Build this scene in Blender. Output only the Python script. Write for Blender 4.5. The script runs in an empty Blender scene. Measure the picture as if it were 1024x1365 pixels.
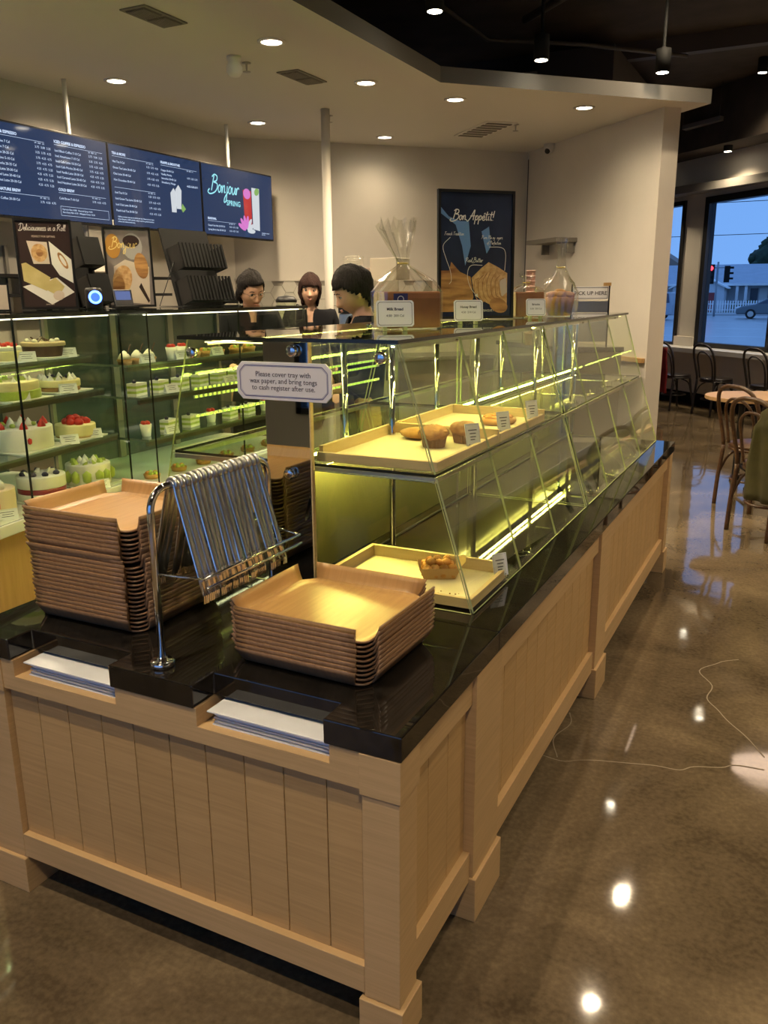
import bpy, bmesh, math, random
from mathutils import Matrix, Vector
R = math.radians
sc = bpy.context.scene
COL = sc.collection
random.seed(7)

# ------------------------------------------------------------------ camera
cam_d = bpy.data.cameras.new('camera')
cam = bpy.data.objects.new('camera', cam_d)
COL.objects.link(cam)
sc.camera = cam
CR, CU, CF = Vector((0.8945636, 0.446891, -0.00667)), Vector((-0.1077289, 0.2300818, 0.9671902)), Vector((-0.4337632, 0.8644946, -0.2539659))
cam.matrix_world = Matrix(((CR.x, CU.x, -CF.x, 0.61162), (CR.y, CU.y, -CF.y, -1.28618), (CR.z, CU.z, -CF.z, 1.5596), (0, 0, 0, 1)))
cam_d.sensor_fit = 'HORIZONTAL'
cam_d.sensor_width = 36.0
cam_d.lens = 36.0 * 1110.753 / 1024.0
cam_d.clip_start = 0.05
cam_d.clip_end = 500

# ------------------------------------------------------------------ view / sampling helpers
vs = sc.view_settings
vs.view_transform = 'Standard'
vs.look = 'None'
vs.gamma = 1.0
vs.use_curve_mapping = False
vs.exposure = 1.15
cy = sc.cycles
cy.use_denoising = True
cy.max_bounces = 8
cy.diffuse_bounces = 3
cy.glossy_bounces = 4
cy.transparent_max_bounces = 40
cy.caustics_reflective = False
cy.caustics_refractive = False
cy.sample_clamp_indirect = 3.0

# ------------------------------------------------------------------ world: even dusk sky
W = bpy.data.worlds.new('dusk_sky')
sc.world = W
W.use_nodes = True
nt = W.node_tree
nt.nodes.clear()
o = nt.nodes.new('ShaderNodeOutputWorld')
b = nt.nodes.new('ShaderNodeBackground')
tc = nt.nodes.new('ShaderNodeTexCoord')
sx = nt.nodes.new('ShaderNodeSeparateXYZ')
rp = nt.nodes.new('ShaderNodeValToRGB')
nt.links.new(tc.outputs['Generated'], sx.inputs[0])
nt.links.new(sx.outputs['Z'], rp.inputs[0])
rp.color_ramp.elements[0].position = 0.0
rp.color_ramp.elements[0].color = (0.20, 0.42, 0.90, 1)
rp.color_ramp.elements[1].position = 0.5
rp.color_ramp.elements[1].color = (0.155, 0.35, 0.82, 1)
nt.links.new(rp.outputs[0], b.inputs[0])
b.inputs[1].default_value = 0.52
nt.links.new(b.outputs[0], o.inputs[0])

# ------------------------------------------------------------------ ceiling light positions (lamps are built further down)
WHITE_CEILING_Z = 3.0
DOWNLIGHTS = [(-3.88, 3.57), (-2.41, 3.30), (-3.87, 5.25), (-2.38, 4.44), (-3.21, 6.40), (-2.02, 5.23), (-1.21, 6.0),
              (-2.41, 2.10), (-2.41, 0.8), (-3.88, 1.9), (-3.88, 0.4)]
TRACK_LIGHTS = [(-1.55, 3.73, 3.15), (-1.30, 5.06, 3.15), (-0.59, 5.83, 3.15), (-0.55, 10.72, 3.25),
                (-0.37, 4.19, 3.85), (-0.37, 5.54, 3.85), (-0.15, 9.48, 3.85), (-0.40, 1.6, 3.85), (1.9, 2.4, 3.85), (1.9, 5.0, 3.85), (1.9, 7.6, 3.85),
                (-0.9, -0.9, 3.85), (1.1, -1.9, 3.85), (-2.6, -1.6, 3.85), (3.6, 1.2, 3.85), (-1.95, 11.85, 3.25), (0.9, 9.2, 3.25)]  # last but one: unseen fill lamp added to brighten the window pier
LIGHT_COL = (1.0, 0.80, 0.53)
DOWN_POWER = 52.0
TRACK_POWER = 95.0

# ------------------------------------------------------------------ materials
def _mat(name):
    m = bpy.data.materials.new(name)
    m.use_nodes = True
    n = m.node_tree
    return m, n, n.nodes['Principled BSDF'], n.nodes['Material Output']
def setp(p, **k):
    names = dict(col='Base Color', rough='Roughness', metal='Metallic', spec='Specular IOR Level', coat='Coat Weight', trans='Transmission Weight', alpha='Alpha', sub='Subsurface Weight')
    for a, v in k.items():
        if a == 'col': v = (v[0], v[1], v[2], 1)
        p.inputs[names[a]].default_value = v
def mat(name, col, rough=0.5, metal=0.0, var=0.0, scale=8.0, stretch=(1, 1, 1), bump=0.0, spec=0.5, coat=0.0, col2=None, detail=4.0):
    m, n, p, o = _mat(name)
    setp(p, col=col, rough=rough, metal=metal, spec=spec, coat=coat)
    if var or bump or col2:
        tc = n.nodes.new('ShaderNodeTexCoord'); mp = n.nodes.new('ShaderNodeMapping'); nz = n.nodes.new('ShaderNodeTexNoise')
        mp.inputs['Scale'].default_value = stretch
        nz.inputs['Scale'].default_value = scale; nz.inputs['Detail'].default_value = detail
        n.links.new(tc.outputs['Object'], mp.inputs[0]); n.links.new(mp.outputs[0], nz.inputs['Vector'])
        if var or col2:
            rr = n.nodes.new('ShaderNodeValToRGB')
            c2 = col2 or tuple(min(1, c * (1 + var)) for c in col)
            c1 = col if col2 else tuple(c * (1 - var) for c in col)
            rr.color_ramp.elements[0].color = (*c1, 1); rr.color_ramp.elements[1].color = (*c2, 1)
            rr.color_ramp.elements[0].position = 0.3; rr.color_ramp.elements[1].position = 0.7
            n.links.new(nz.outputs['Fac'], rr.inputs[0]); n.links.new(rr.outputs[0], p.inputs['Base Color'])
        if bump:
            bp = n.nodes.new('ShaderNodeBump'); bp.inputs['Strength'].default_value = bump; bp.inputs['Distance'].default_value = 0.01
            n.links.new(nz.outputs['Fac'], bp.inputs['Height']); n.links.new(bp.outputs[0], p.inputs['Normal'])
    return m
def emat(name, col, strength):
    m, n, p, o = _mat(name)
    setp(p, col=(0.01, 0.01, 0.01), rough=0.06, spec=0.3)
    p.inputs['Emission Color'].default_value = (*col, 1)
    p.inputs['Emission Strength'].default_value = strength
    return m
def glassmat(name, tint=(0.93, 0.97, 0.92), f0=0.04, rough=0.0, k=0.9, power=5.0):
    m = bpy.data.materials.new(name); m.use_nodes = True
    n = m.node_tree; n.nodes.clear()
    o = n.nodes.new('ShaderNodeOutputMaterial'); t = n.nodes.new('ShaderNodeBsdfTransparent'); g = n.nodes.new('ShaderNodeBsdfGlossy')
    mx = n.nodes.new('ShaderNodeMixShader'); lw = n.nodes.new('ShaderNodeLayerWeight'); pw = n.nodes.new('ShaderNodeMath'); ma = n.nodes.new('ShaderNodeMath')
    t.inputs[0].default_value = (*tint, 1); g.inputs['Roughness'].default_value = rough; g.inputs[0].default_value = (1, 1, 1, 1)
    lw.inputs['Blend'].default_value = 0.5
    pw.operation = 'POWER'; pw.inputs[1].default_value = power
    ma.operation = 'MULTIPLY_ADD'; ma.inputs[1].default_value = k; ma.inputs[2].default_value = f0
    n.links.new(lw.outputs['Facing'], pw.inputs[0]); n.links.new(pw.outputs[0], ma.inputs[0]); n.links.new(ma.outputs[0], mx.inputs[0])
    n.links.new(t.outputs[0], mx.inputs[1]); n.links.new(g.outputs[0], mx.inputs[2]); n.links.new(mx.outputs[0], o.inputs[0])
    return m
def woodmat(name, c1, c2, stretch=(2, 2, 70), scale=1.6, rough=0.45, bump=0.08, coarse=0.35):
    m, n, p, o = _mat(name)
    setp(p, rough=rough, spec=0.4)
    tc = n.nodes.new('ShaderNodeTexCoord'); mp = n.nodes.new('ShaderNodeMapping'); nz = n.nodes.new('ShaderNodeTexNoise'); n2 = n.nodes.new('ShaderNodeTexNoise')
    mp.inputs['Scale'].default_value = stretch
    nz.inputs['Scale'].default_value = scale; nz.inputs['Detail'].default_value = 6; nz.inputs['Roughness'].default_value = 0.65
    n2.inputs['Scale'].default_value = 3.0
    oi = n.nodes.new('ShaderNodeObjectInfo'); ad = n.nodes.new('ShaderNodeVectorMath'); ad.operation = 'ADD'
    n.links.new(tc.outputs['Object'], ad.inputs[0]); n.links.new(oi.outputs['Random'], ad.inputs[1])
    n.links.new(ad.outputs[0], mp.inputs[0]); n.links.new(mp.outputs[0], nz.inputs['Vector']); n.links.new(ad.outputs[0], n2.inputs['Vector'])
    mx = n.nodes.new('ShaderNodeMath'); mx.operation = 'MULTIPLY_ADD'; mx.inputs[1].default_value = coarse
    n.links.new(n2.outputs['Fac'], mx.inputs[0])
    m3 = n.nodes.new('ShaderNodeMath'); m3.operation = 'MULTIPLY'; m3.inputs[1].default_value = 1 - coarse
    n.links.new(nz.outputs['Fac'], m3.inputs[0]); n.links.new(m3.outputs[0], mx.inputs[2])
    rr = n.nodes.new('ShaderNodeValToRGB')
    rr.color_ramp.elements[0].color = (*c1, 1); rr.color_ramp.elements[1].color = (*c2, 1)
    rr.color_ramp.elements[0].position = 0.33; rr.color_ramp.elements[1].position = 0.66
    n.links.new(mx.outputs[0], rr.inputs[0]); n.links.new(rr.outputs[0], p.inputs['Base Color'])
    bp = n.nodes.new('ShaderNodeBump'); bp.inputs['Strength'].default_value = bump; bp.inputs['Distance'].default_value = 0.004
    n.links.new(nz.outputs['Fac'], bp.inputs['Height']); n.links.new(bp.outputs[0], p.inputs['Normal'])
    return m

# ------------------------------------------------------------------ mesh helper
class MB:
    def __init__(s):
        s.v = []; s.f = []; s.mi = []; s.sm = []; s.M = Matrix.Identity(4); s.m = 0; s.smooth = False
    def add(s, vs, fs, sm=None, mi=None):
        k = len(s.v)
        for p in vs: s.v.append(s.M @ Vector(p))
        for f in fs:
            s.f.append([i + k for i in f]); s.mi.append(s.m if mi is None else mi); s.sm.append(s.smooth if sm is None else sm)
        return s
    def box(s, x0, y0, z0, x1, y1, z1, mi=None):
        if x0 > x1: x0, x1 = x1, x0
        if y0 > y1: y0, y1 = y1, y0
        if z0 > z1: z0, z1 = z1, z0
        return s.add([(x0, y0, z0), (x1, y0, z0), (x1, y1, z0), (x0, y1, z0), (x0, y0, z1), (x1, y0, z1), (x1, y1, z1), (x0, y1, z1)],
              [(0, 3, 2, 1), (4, 5, 6, 7), (0, 1, 5, 4), (1, 2, 6, 5), (2, 3, 7, 6), (3, 0, 4, 7)], False, mi)
    def tube(s, pts, r, n=8, closed=False, caps=True):
        pts = [Vector(p) for p in pts]; N = len(pts)
        rs = r if isinstance(r, (list, tuple)) else [r] * N
        rings = []; up = None
        for i, p in enumerate(pts):
            a = pts[(i - 1) % N] if (closed or i > 0) else p
            c = pts[(i + 1) % N] if (closed or i < N - 1) else p
            t = (c - a)
            if t.length < 1e-9: t = Vector((0, 0, 1))
            t.normalize()
            if up is None:
                up = Vector((0, 0, 1)) if abs(t.z) < 0.9 else Vector((1, 0, 0))
            x = up - t * up.dot(t)
            if x.length < 1e-6: x = t.orthogonal()
            x.normalize(); up = x; y = t.cross(x)
            rings.append([p + (x * math.cos(2 * math.pi * j / n) + y * math.sin(2 * math.pi * j / n)) * rs[i] for j in range(n)])
        vs = [q for ring in rings for q in ring]; fs = []
        for i in range(N if closed else N - 1):
            i2 = (i + 1) % N
            for j in range(n):
                j2 = (j + 1) % n
                fs.append((i * n + j, i * n + j2, i2 * n + j2, i2 * n + j))
        s.add(vs, fs, True)
        if caps and not closed:
            k = len(s.v) - len(vs)
            s.f.append([k + j for j in range(n)][::-1]); s.mi.append(s.m); s.sm.append(False)
            s.f.append([k + (N - 1) * n + j for j in range(n)]); s.mi.append(s.m); s.sm.append(False)
        return s
    def cyl(s, p0, p1, r, n=16, r1=None):
        return s.tube([p0, p1], [r, r if r1 is None else r1], n)
    def lathe(s, prof, c=(0, 0, 0), n=24, sm=True, sx=1.0, sy=1.0):
        vs = []; fs = []; N = len(prof)
        for (r, z) in prof:
            for j in range(n):
                a = 2 * math.pi * j / n
                vs.append((c[0] + sx * r * math.cos(a), c[1] + sy * r * math.sin(a), c[2] + z))
        for i in range(N - 1):
            for j in range(n):
                j2 = (j + 1) % n
                fs.append((i * n + j, i * n + j2, (i + 1) * n + j2, (i + 1) * n + j))
        fs.append(tuple(range(n))[::-1]); fs.append(tuple((N - 1) * n + j for j in range(n)))
        return s.add(vs, fs, sm)
    def ball(s, c, r, nu=12, nv=8, jit=0.0):
        if not isinstance(r, (tuple, list)): r = (r, r, r)
        vs = [(c[0], c[1], c[2] - r[2])]; fs = []
        for i in range(1, nv):
            ph = -math.pi / 2 + math.pi * i / nv
            for j in range(nu):
                a = 2 * math.pi * j / nu; k = 1 + random.uniform(-jit, jit)
                vs.append((c[0] + k * r[0] * math.cos(ph) * math.cos(a), c[1] + k * r[1] * math.cos(ph) * math.sin(a), c[2] + k * r[2] * math.sin(ph)))
        vs.append((c[0], c[1], c[2] + r[2])); L = len(vs) - 1
        for j in range(nu):
            fs.append((0, 1 + (j + 1) % nu, 1 + j))
            fs.append((L, 1 + (nv - 2) * nu + j, 1 + (nv - 2) * nu + (j + 1) % nu))
        for i in range(nv - 2):
            for j in range(nu):
                a = 1 + i * nu + j; b2 = 1 + i * nu + (j + 1) % nu
                fs.append((a, b2, b2 + nu, a + nu))
        return s.add(vs, fs, True)
    def prism(s, poly, z0, z1, mi=None, side=None):
        # poly: list of (x, y), counter-clockwise; extruded along local z
        n = len(poly)
        vs = [(p[0], p[1], z0) for p in poly] + [(p[0], p[1], z1) for p in poly]
        m0 = s.m if mi is None else mi
        s.add(vs, [tuple(range(n))[::-1], tuple(range(n, 2 * n))], False, m0)
        k = len(s.v) - 2 * n
        for i in range(n):
            j = (i + 1) % n
            s.f.append([k + i, k + j, k + n + j, k + n + i]); s.mi.append(m0 if side is None else side); s.sm.append(False)
        return s
    def pane(s, a, b2, c, d, t, edge=1):
        # quad a,b,c,d thickened by t along its normal; faces slot 0, rim slot `edge`
        a, b2, c, d = map(Vector, (a, b2, c, d))
        nr = (b2 - a).cross(d - a).normalized() * (t / 2)
        q = [a - nr, b2 - nr, c - nr, d - nr, a + nr, b2 + nr, c + nr, d + nr]
        s.add(q, [(0, 3, 2, 1), (4, 5, 6, 7)], False, 0)
        k = len(s.v) - 8
        for i in range(4):
            j = (i + 1) % 4
            s.f.append([k + i, k + j, k + 4 + j, k + 4 + i]); s.mi.append(edge); s.sm.append(False)
        return s
    def build(s, name, m, parent=None, bevel=0.0, seg=2, local=False, **kw):
        me = bpy.data.meshes.new(name)
        vs = s.v
        if parent is not None and not local:
            inv = chain(parent).inverted(); vs = [inv @ v for v in vs]
        me.from_pydata([tuple(v) for v in vs], [], s.f)
        for q in (m if isinstance(m, (list, tuple)) else [m]): me.materials.append(q)
        me.polygons.foreach_set('material_index', s.mi)
        me.polygons.foreach_set('use_smooth', s.sm)
        me.update()
        ob = bpy.data.objects.new(name, me); COL.objects.link(ob)
        if parent is not None: ob.parent = parent
        if bevel:
            md = ob.modifiers.new('bevel', 'BEVEL'); md.width = bevel; md.segments = seg; md.limit_method = 'ANGLE'; md.angle_limit = R(50)
        return tag(ob, **kw)
def chain(ob):
    M = ob.matrix_basis.copy(); p = ob.parent
    while p is not None:
        M = p.matrix_basis @ M; p = p.parent
    return M
def tag(ob, label=None, cat=None, group=None, kind=None):
    if label: ob['label'] = label
    if cat: ob['category'] = cat
    if group: ob['group'] = group
    if kind: ob['kind'] = kind
    return ob
def thing(name, label, cat, loc=(0, 0, 0), rz=0.0, group=None):
    ob = bpy.data.objects.new(name, None); COL.objects.link(ob)
    ob.empty_display_size = 0.05
    ob.location = loc; ob.rotation_euler = (0, 0, rz)
    return tag(ob, label, cat, group)
def dup(src, loc=None, rz=None, label=None, group=None):
    c = src.copy(); COL.objects.link(c)
    if loc is not None: c.location = loc
    if rz is not None: c.rotation_euler = (0, 0, rz)
    if label: c['label'] = label
    if group: c['group'] = group
    for ch in list(src.children):
        d = ch.copy(); COL.objects.link(d); d.parent = c
        for g in list(ch.children):
            e = g.copy(); COL.objects.link(e); e.parent = d
    return c
def frame(ob_origin, xdir, ydir):
    # matrix with local x along xdir, local y along ydir, local z = x cross y
    x = Vector(xdir).normalized(); y = Vector(ydir).normalized(); z = x.cross(y).normalized()
    o = Vector(ob_origin)
    return Matrix(((x.x, y.x, z.x, o.x), (x.y, y.y, z.y, o.y), (x.z, y.z, z.z, o.z), (0, 0, 0, 1)))
def lettering(body, M, size, m, parent, name='lettering', align='LEFT', shear=0.0, sx=1.0, space=1.0, line=1.0, bold=0.0):
    cu = bpy.data.curves.new(name, 'FONT')
    cu.body = body; cu.size = size; cu.align_x = align; cu.align_y = 'TOP'
    cu.resolution_u = 2; cu.shear = shear; cu.space_character = space; cu.space_line = line; cu.offset = bold
    cu.extrude = 0.0002
    cu.materials.append(m)
    ob = bpy.data.objects.new(name, cu); COL.objects.link(ob)
    ob.parent = parent
    ob.matrix_basis = chain(parent).inverted() @ M @ Matrix.Diagonal((sx, 1, 1, 1))
    return ob
def arc(c, r, a0, a1, n=8):
    return [(c[0] + r * math.cos(a0 + (a1 - a0) * i / n), c[1] + r * math.sin(a0 + (a1 - a0) * i / n)) for i in range(n + 1)]
def smooth_path(pts, k=6):
    # Catmull-Rom through the points
    P = [Vector(p) for p in pts]; out = []
    for i in range(len(P) - 1):
        p0 = P[i - 1] if i else P[0] * 2 - P[1]; p1, p2 = P[i], P[i + 1]
        p3 = P[i + 2] if i + 2 < len(P) else P[-1] * 2 - P[-2]
        for j in range(k):
            t = j / k
            out.append(0.5 * ((2 * p1) + (p2 - p0) * t + (2 * p0 - 5 * p1 + 4 * p2 - p3) * t * t + (3 * p1 - p0 - 3 * p2 + p3) * t ** 3))
    out.append(P[-1]); return out
def ribbon(mb, pts, w, lift=0.0):
    # flat stroke of width w along 2-D points in local xy
    P = [Vector((p[0], p[1])) for p in pts]; n = len(P); vs = []; fs = []
    for i in range(n):
        t = (P[min(i + 1, n - 1)] - P[max(i - 1, 0)])
        if t.length < 1e-9: t = Vector((1, 0))
        t.normalize(); q = Vector((-t.y, t.x)) * w / 2
        vs += [(P[i].x + q.x, P[i].y + q.y, lift), (P[i].x - q.x, P[i].y - q.y, lift)]
    for i in range(n - 1): fs.append((2 * i, 2 * i + 1, 2 * i + 3, 2 * i + 2))
    return mb.add(vs, fs, False)

# ------------------------------------------------------------------ palette
M_WALL = mat('wall_paint', (0.66, 0.61, 0.53), 0.75, var=0.03, scale=3)
M_CEIL = mat('ceiling_paint', (0.70, 0.67, 0.61), 0.8)
M_FASCIA = mat('fascia_paint', (0.21, 0.195, 0.175), 0.7)
M_DARK = mat('black_ceiling', (0.055, 0.042, 0.032), 0.8, var=0.3, scale=3)
M_DARK2 = mat('black_pipe', (0.075, 0.062, 0.05), 0.55)
M_OAK = woodmat('pale_oak', (0.50, 0.335, 0.16), (0.63, 0.43, 0.22))
M_OAK2 = woodmat('pale_oak_plank', (0.45, 0.29, 0.125), (0.59, 0.39, 0.18))
M_OAKV = woodmat('orange_oak', (0.42, 0.25, 0.09), (0.52, 0.32, 0.13), stretch=(30, 30, 2))
M_GAP = mat('dark_gap', (0.03, 0.02, 0.012), 0.9)
M_STONE = mat('black_quartz', (0.012, 0.010, 0.008), 0.025, var=0.5, scale=40, spec=0.6)
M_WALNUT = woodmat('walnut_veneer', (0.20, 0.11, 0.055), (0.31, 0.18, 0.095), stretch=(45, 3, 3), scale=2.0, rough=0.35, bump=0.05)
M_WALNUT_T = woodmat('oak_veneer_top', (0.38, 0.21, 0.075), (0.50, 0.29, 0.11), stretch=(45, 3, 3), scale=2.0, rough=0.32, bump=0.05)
M_TRAY = woodmat('pale_birch', (0.62, 0.45, 0.23), (0.75, 0.57, 0.33), stretch=(4, 4, 60), rough=0.5)
M_CHROME = mat('chrome', (0.75, 0.75, 0.76), 0.08, 1.0)
M_STEEL = mat('brushed_steel', (0.55, 0.54, 0.52), 0.28, 1.0, var=0.06, scale=4, stretch=(1, 1, 30))
M_GREYSTEEL = mat('steel_dull', (0.35, 0.34, 0.31), 0.4, 0.9)
M_BLACK = mat('black_plastic', (0.008, 0.008, 0.009), 0.4, spec=.35)
M_BLACKM = mat('black_matte', (0.006, 0.006, 0.006), 0.75, spec=.25)
M_WHITE = mat('white_card', (0.82, 0.82, 0.84), 0.6)
M_PAPER = mat('wax_paper', (0.80, 0.82, 0.86), 0.55, var=0.03, scale=20)
M_GLASS = glassmat('clear_glass', (0.97, 0.985, 0.93), f0=0.02, k=.5)
M_GLASSTOP = glassmat('top_glass', (0.72, 0.78, 0.66), f0=0.06)
M_GEDGE = mat('glass_edge', (0.42, 0.46, 0.24), 0.15)
M_GEDGED = mat('glass_edge_dark', (0.02, 0.022, 0.016), 0.15)
M_MIRROR = mat('smoked_mirror', (0.42, 0.44, 0.42), 0.02, 1.0)
M_OLIVE = mat('olive_panel', (0.12, 0.12, 0.055), 0.18, var=0.08, scale=4)
M_LED = emat('led_strip', (1.0, 0.83, 0.20), 55.0)
M_LEDG = emat('led_strip_green', (0.75, 1.0, 0.15), 55.0 * 0.6)
M_INK = mat('ink_grey', (0.05, 0.05, 0.07), 0.6)
M_INKB = mat('ink_blue', (0.12, 0.12, 0.32), 0.6)
M_LINE = mat('crack_line', (0.25, 0.195, 0.125), 0.4)
M_LEDS = emat('led_strip_soft', (1.0, 0.85, 0.35), 1.6)
M_GREFL = emat('green_led_reflection', (0.55, 1.0, 0.08), .8)  # glow of the imitated LED reflections at the left pane
M_BLADE = mat('tong_steel', (0.70, 0.70, 0.72), 0.2, 1.0)

# ================================================================== ROOM SHELL
def floor_material():
    m, n, p, o = _mat('polished_concrete')
    setp(p, rough=0.1, spec=0.5)
    tc = n.nodes.new('ShaderNodeTexCoord')
    a = n.nodes.new('ShaderNodeTexNoise'); a.inputs['Scale'].default_value = 1.7; a.inputs['Detail'].default_value = 8; a.inputs['Roughness'].default_value = 0.62; a.inputs['Distortion'].default_value = 0.6
    b = n.nodes.new('ShaderNodeTexNoise'); b.inputs['Scale'].default_value = 60; b.inputs['Detail'].default_value = 3
    n.links.new(tc.outputs['Object'], a.inputs['Vector']); n.links.new(tc.outputs['Object'], b.inputs['Vector'])
    mx = n.nodes.new('ShaderNodeMath'); mx.operation = 'MULTIPLY_ADD'; mx.inputs[1].default_value = 0.25
    n.links.new(b.outputs['Fac'], mx.inputs[0]); 
    m2 = n.nodes.new('ShaderNodeMath'); m2.operation = 'MULTIPLY'; m2.inputs[1].default_value = 0.78
    n.links.new(a.outputs['Fac'], m2.inputs[0]); n.links.new(m2.outputs[0], mx.inputs[2])
    rr = n.nodes.new('ShaderNodeValToRGB')
    e = rr.color_ramp.elements
    e[0].position = 0.38; e[0].color = (0.080, 0.058, 0.034, 1)
    e[1].position = 0.66; e[1].color = (0.23, 0.17, 0.10, 1)
    k = e.new(0.52); k.color = (0.145, 0.107, 0.064, 1)
    n.links.new(mx.outputs[0], rr.inputs[0]); n.links.new(rr.outputs[0], p.inputs['Base Color'])
    r2 = n.nodes.new('ShaderNodeMapRange'); r2.inputs[3].default_value = 0.02; r2.inputs[4].default_value = 0.09
    n.links.new(a.outputs['Fac'], r2.inputs[0]); n.links.new(r2.outputs[0], p.inputs['Roughness'])
    c = n.nodes.new('ShaderNodeTexNoise'); c.inputs['Scale'].default_value = 5; c.inputs['Detail'].default_value = 1
    n.links.new(tc.outputs['Object'], c.inputs['Vector'])
    bp = n.nodes.new('ShaderNodeBump'); bp.inputs['Strength'].default_value = 0.02; bp.inputs['Distance'].default_value = 0.05
    n.links.new(c.outputs['Fac'], bp.inputs['Height']); n.links.new(bp.outputs[0], p.inputs['Normal'])
    return m
T45 = Vector((math.sqrt(.5), -math.sqrt(.5), 0))      # along the window wall, left to right
N45 = Vector((math.sqrt(.5), math.sqrt(.5), 0))       # out through the window wall
WP = Vector((-1.226, 11.848, 0))
def wl(a, d, z): return WP + T45 * a + N45 * d + Vector((0, 0, z))
WF = Matrix(((T45.x, N45.x, 0, WP.x), (T45.y, N45.y, 0, WP.y), (0, 0, 1, 0), (0, 0, 0, 1)))

fl = MB().prism([(-4.7, -4.3), (5.3, -4.3), (5.3, 5.5), (-2.6, 13.3), (-4.7, 11.2)], -0.12, 0.0).build('floor', floor_material(), kind='structure')
# cracks in the concrete
for pts in ([(-.10, 1.29), (.0, 1.275), (.06, 1.30), (.127, 1.321), (.22, 1.35), (.313, 1.385), (.38, 1.375), (.43, 1.432), (.50, 1.45), (.542, 1.50), (.62, 1.52)],
            [(.62, 1.60), (.576, 1.72), (.50, 1.80), (.462, 1.88), (.40, 1.97), (.41, 2.10), (.36, 2.22), (.40, 2.32), (.44, 2.36), (.49, 2.41)],
            [(-.02, 1.277), (-.05, 1.40), (-.03, 1.52), (-.06, 1.62)]):
    q = smooth_path([(p[0] + random.uniform(-.014, .014), p[1] + random.uniform(-.012, .012), 0) for p in pts], 5)
    ribbon(MB(), q, 0.0045, 0.0012).build('crack', M_LINE, fl)
# white service-area ceiling: thick slab with a painted fascia
mb = MB()
mb.prism([(-4.62, -4.25), (-1.917, -4.25), (-1.917, 4.69), (-.285, 6.346), (-2.4, 8.45), (-4.62, 6.3)], WHITE_CEILING_Z, WHITE_CEILING_Z + 0.105, mi=0, side=1)
mb.build('ceiling', [M_CEIL, M_FASCIA], kind='structure')
MB().box(-5, -4.5, 4.0, 5.5, 13.5, 4.1).build('ceiling_dark', M_DARK, kind='structure')
# walls
MB().box(-4.64, -4.25, 0, -4.52, 5.72, 3.0).build('wall_left', M_WALL, kind='structure')
bw = MB(); bw.M = frame((-4.53, 5.70, 0), (1, 1, 0), (-1, 1, 0)); bw.box(-.05, 0, 0, 3.19, .12, 3.0)
wall_back = bw.build('wall_back', M_WALL, kind='structure')
rw = MB(); rw.M = frame((-2.25, 7.91, 0), (1, -1, 0), (1, 1, 0)); rw.box(0, 0, 0, 2.29, .16, 3.0)
wall_right = rw.build('wall_right', M_WALL, kind='structure')
MB().box(-4.7, -4.3, 3.0, -4.58, 11.3, 4.0).box(-4.7, 6.5, 0, -4.58, 11.3, 3.0).build('wall_far', M_DARK2, kind='structure')
mb = MB(); mb.M = frame((-4.7, 11.2, 0), (1, 1, 0), (-1, 1, 0)); mb.box(0, 0, 0, 2.97, .1, 4.0)
mb.build('wall_far_corner', M_DARK2, kind='structure')
# front wall behind the camera (wide shop front) and right-hand wall
WINGLASS = glassmat('window_glass', (0.94, 0.97, 0.98), f0=0.03)
M_FRAME = mat('window_frame_black', (0.02, 0.02, 0.022), 0.4)
def window(name, M, a0, a1, z0, z1, n=1, fw=0.06):
    f = MB(); f.M = M
    f.box(a0, -.03, z0, a0 + fw, .09, z1).box(a1 - fw, -.03, z0, a1, .09, z1).box(a0, -.03, z0, a1, .09, z0 + fw).box(a0, -.03, z1 - fw, a1, .09, z1)
    for i in range(1, n):
        c = a0 + (a1 - a0) * i / n
        f.box(c - fw / 2, -.03, z0, c + fw / 2, .09, z1)
    w = f.build(name, M_FRAME, kind='structure')
    for i in range(n):
        g = MB(); g.M = M
        p0 = a0 + (a1 - a0) * i / n + (fw if i == 0 else fw / 2); p1 = a0 + (a1 - a0) * (i + 1) / n - (fw if i == n - 1 else fw / 2)
        g.box(p0, .02, z0 + fw, p1, .03, z1 - fw).build('pane', WINGLASS, w)
    return w
F_S = frame((-4.6, -4.2, 0), (1, 0, 0), (0, -1, 0)); F_S.col[2] = Vector((0, 0, 1, 0))
s = MB(); s.M = F_S
s.box(0, 0, 0, 9.9, .1, .45).box(0, 0, 2.75, 9.9, .1, 4.0).box(0, 0, .45, .9, .1, 2.75).box(7.6, 0, .45, 9.9, .1, 2.75)
s.build('wall_front', M_WALL, kind='structure')
window('window_3', F_S, .9, 7.6, .45, 2.75, 4)
F_E = Matrix(((0, 1, 0, 5.2), (-1, 0, 0, 5.42), (0, 0, 1, 0), (0, 0, 0, 1)))
s = MB(); s.M = F_E
s.box(0, 0, 0, 9.7, .1, 4.0)
s.build('wall_side', M_WALL, kind='structure')
# window wall of the seating area
s = MB(); s.M = WF
s.box(-2.2, 0, 0, 9.1, .14, .78)                       # under the sills
s.box(-2.2, 0, 2.79, 9.1, .14, 4.0)
for a0, a1 in ((-2.2, -1.35), (.15, .57), (2.02, 2.40), (2.40, 9.1)):
    s.box(a0, 0, .78, a1, .14, 2.79)
s.build('wall_window', M_WALL, kind='structure')
s = MB(); s.M = WF; s.box(.15, -.05, .80, .57, 0, .93).build('trim_4', M_WALL, kind='structure')
window('window_1', WF, -1.35, .15, .78, 2.79, 1)
window('window_2', WF, .57, 2.02, .78, 2.79, 1, 0.085)
M_SILL = mat('white_ledge', (0.74, 0.74, 0.73), 0.25)
s = MB(); s.M = WF; s.box(-2.0, -.34, .735, 9.0, .0, .80).build('trim_1', M_SILL, kind='structure', bevel=.004)
s = MB(); s.M = WF; s.box(-2.0, -.02, 0, 9.0, 0, .15).build('baseboard_window', M_BLACKM, kind='structure')
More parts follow.
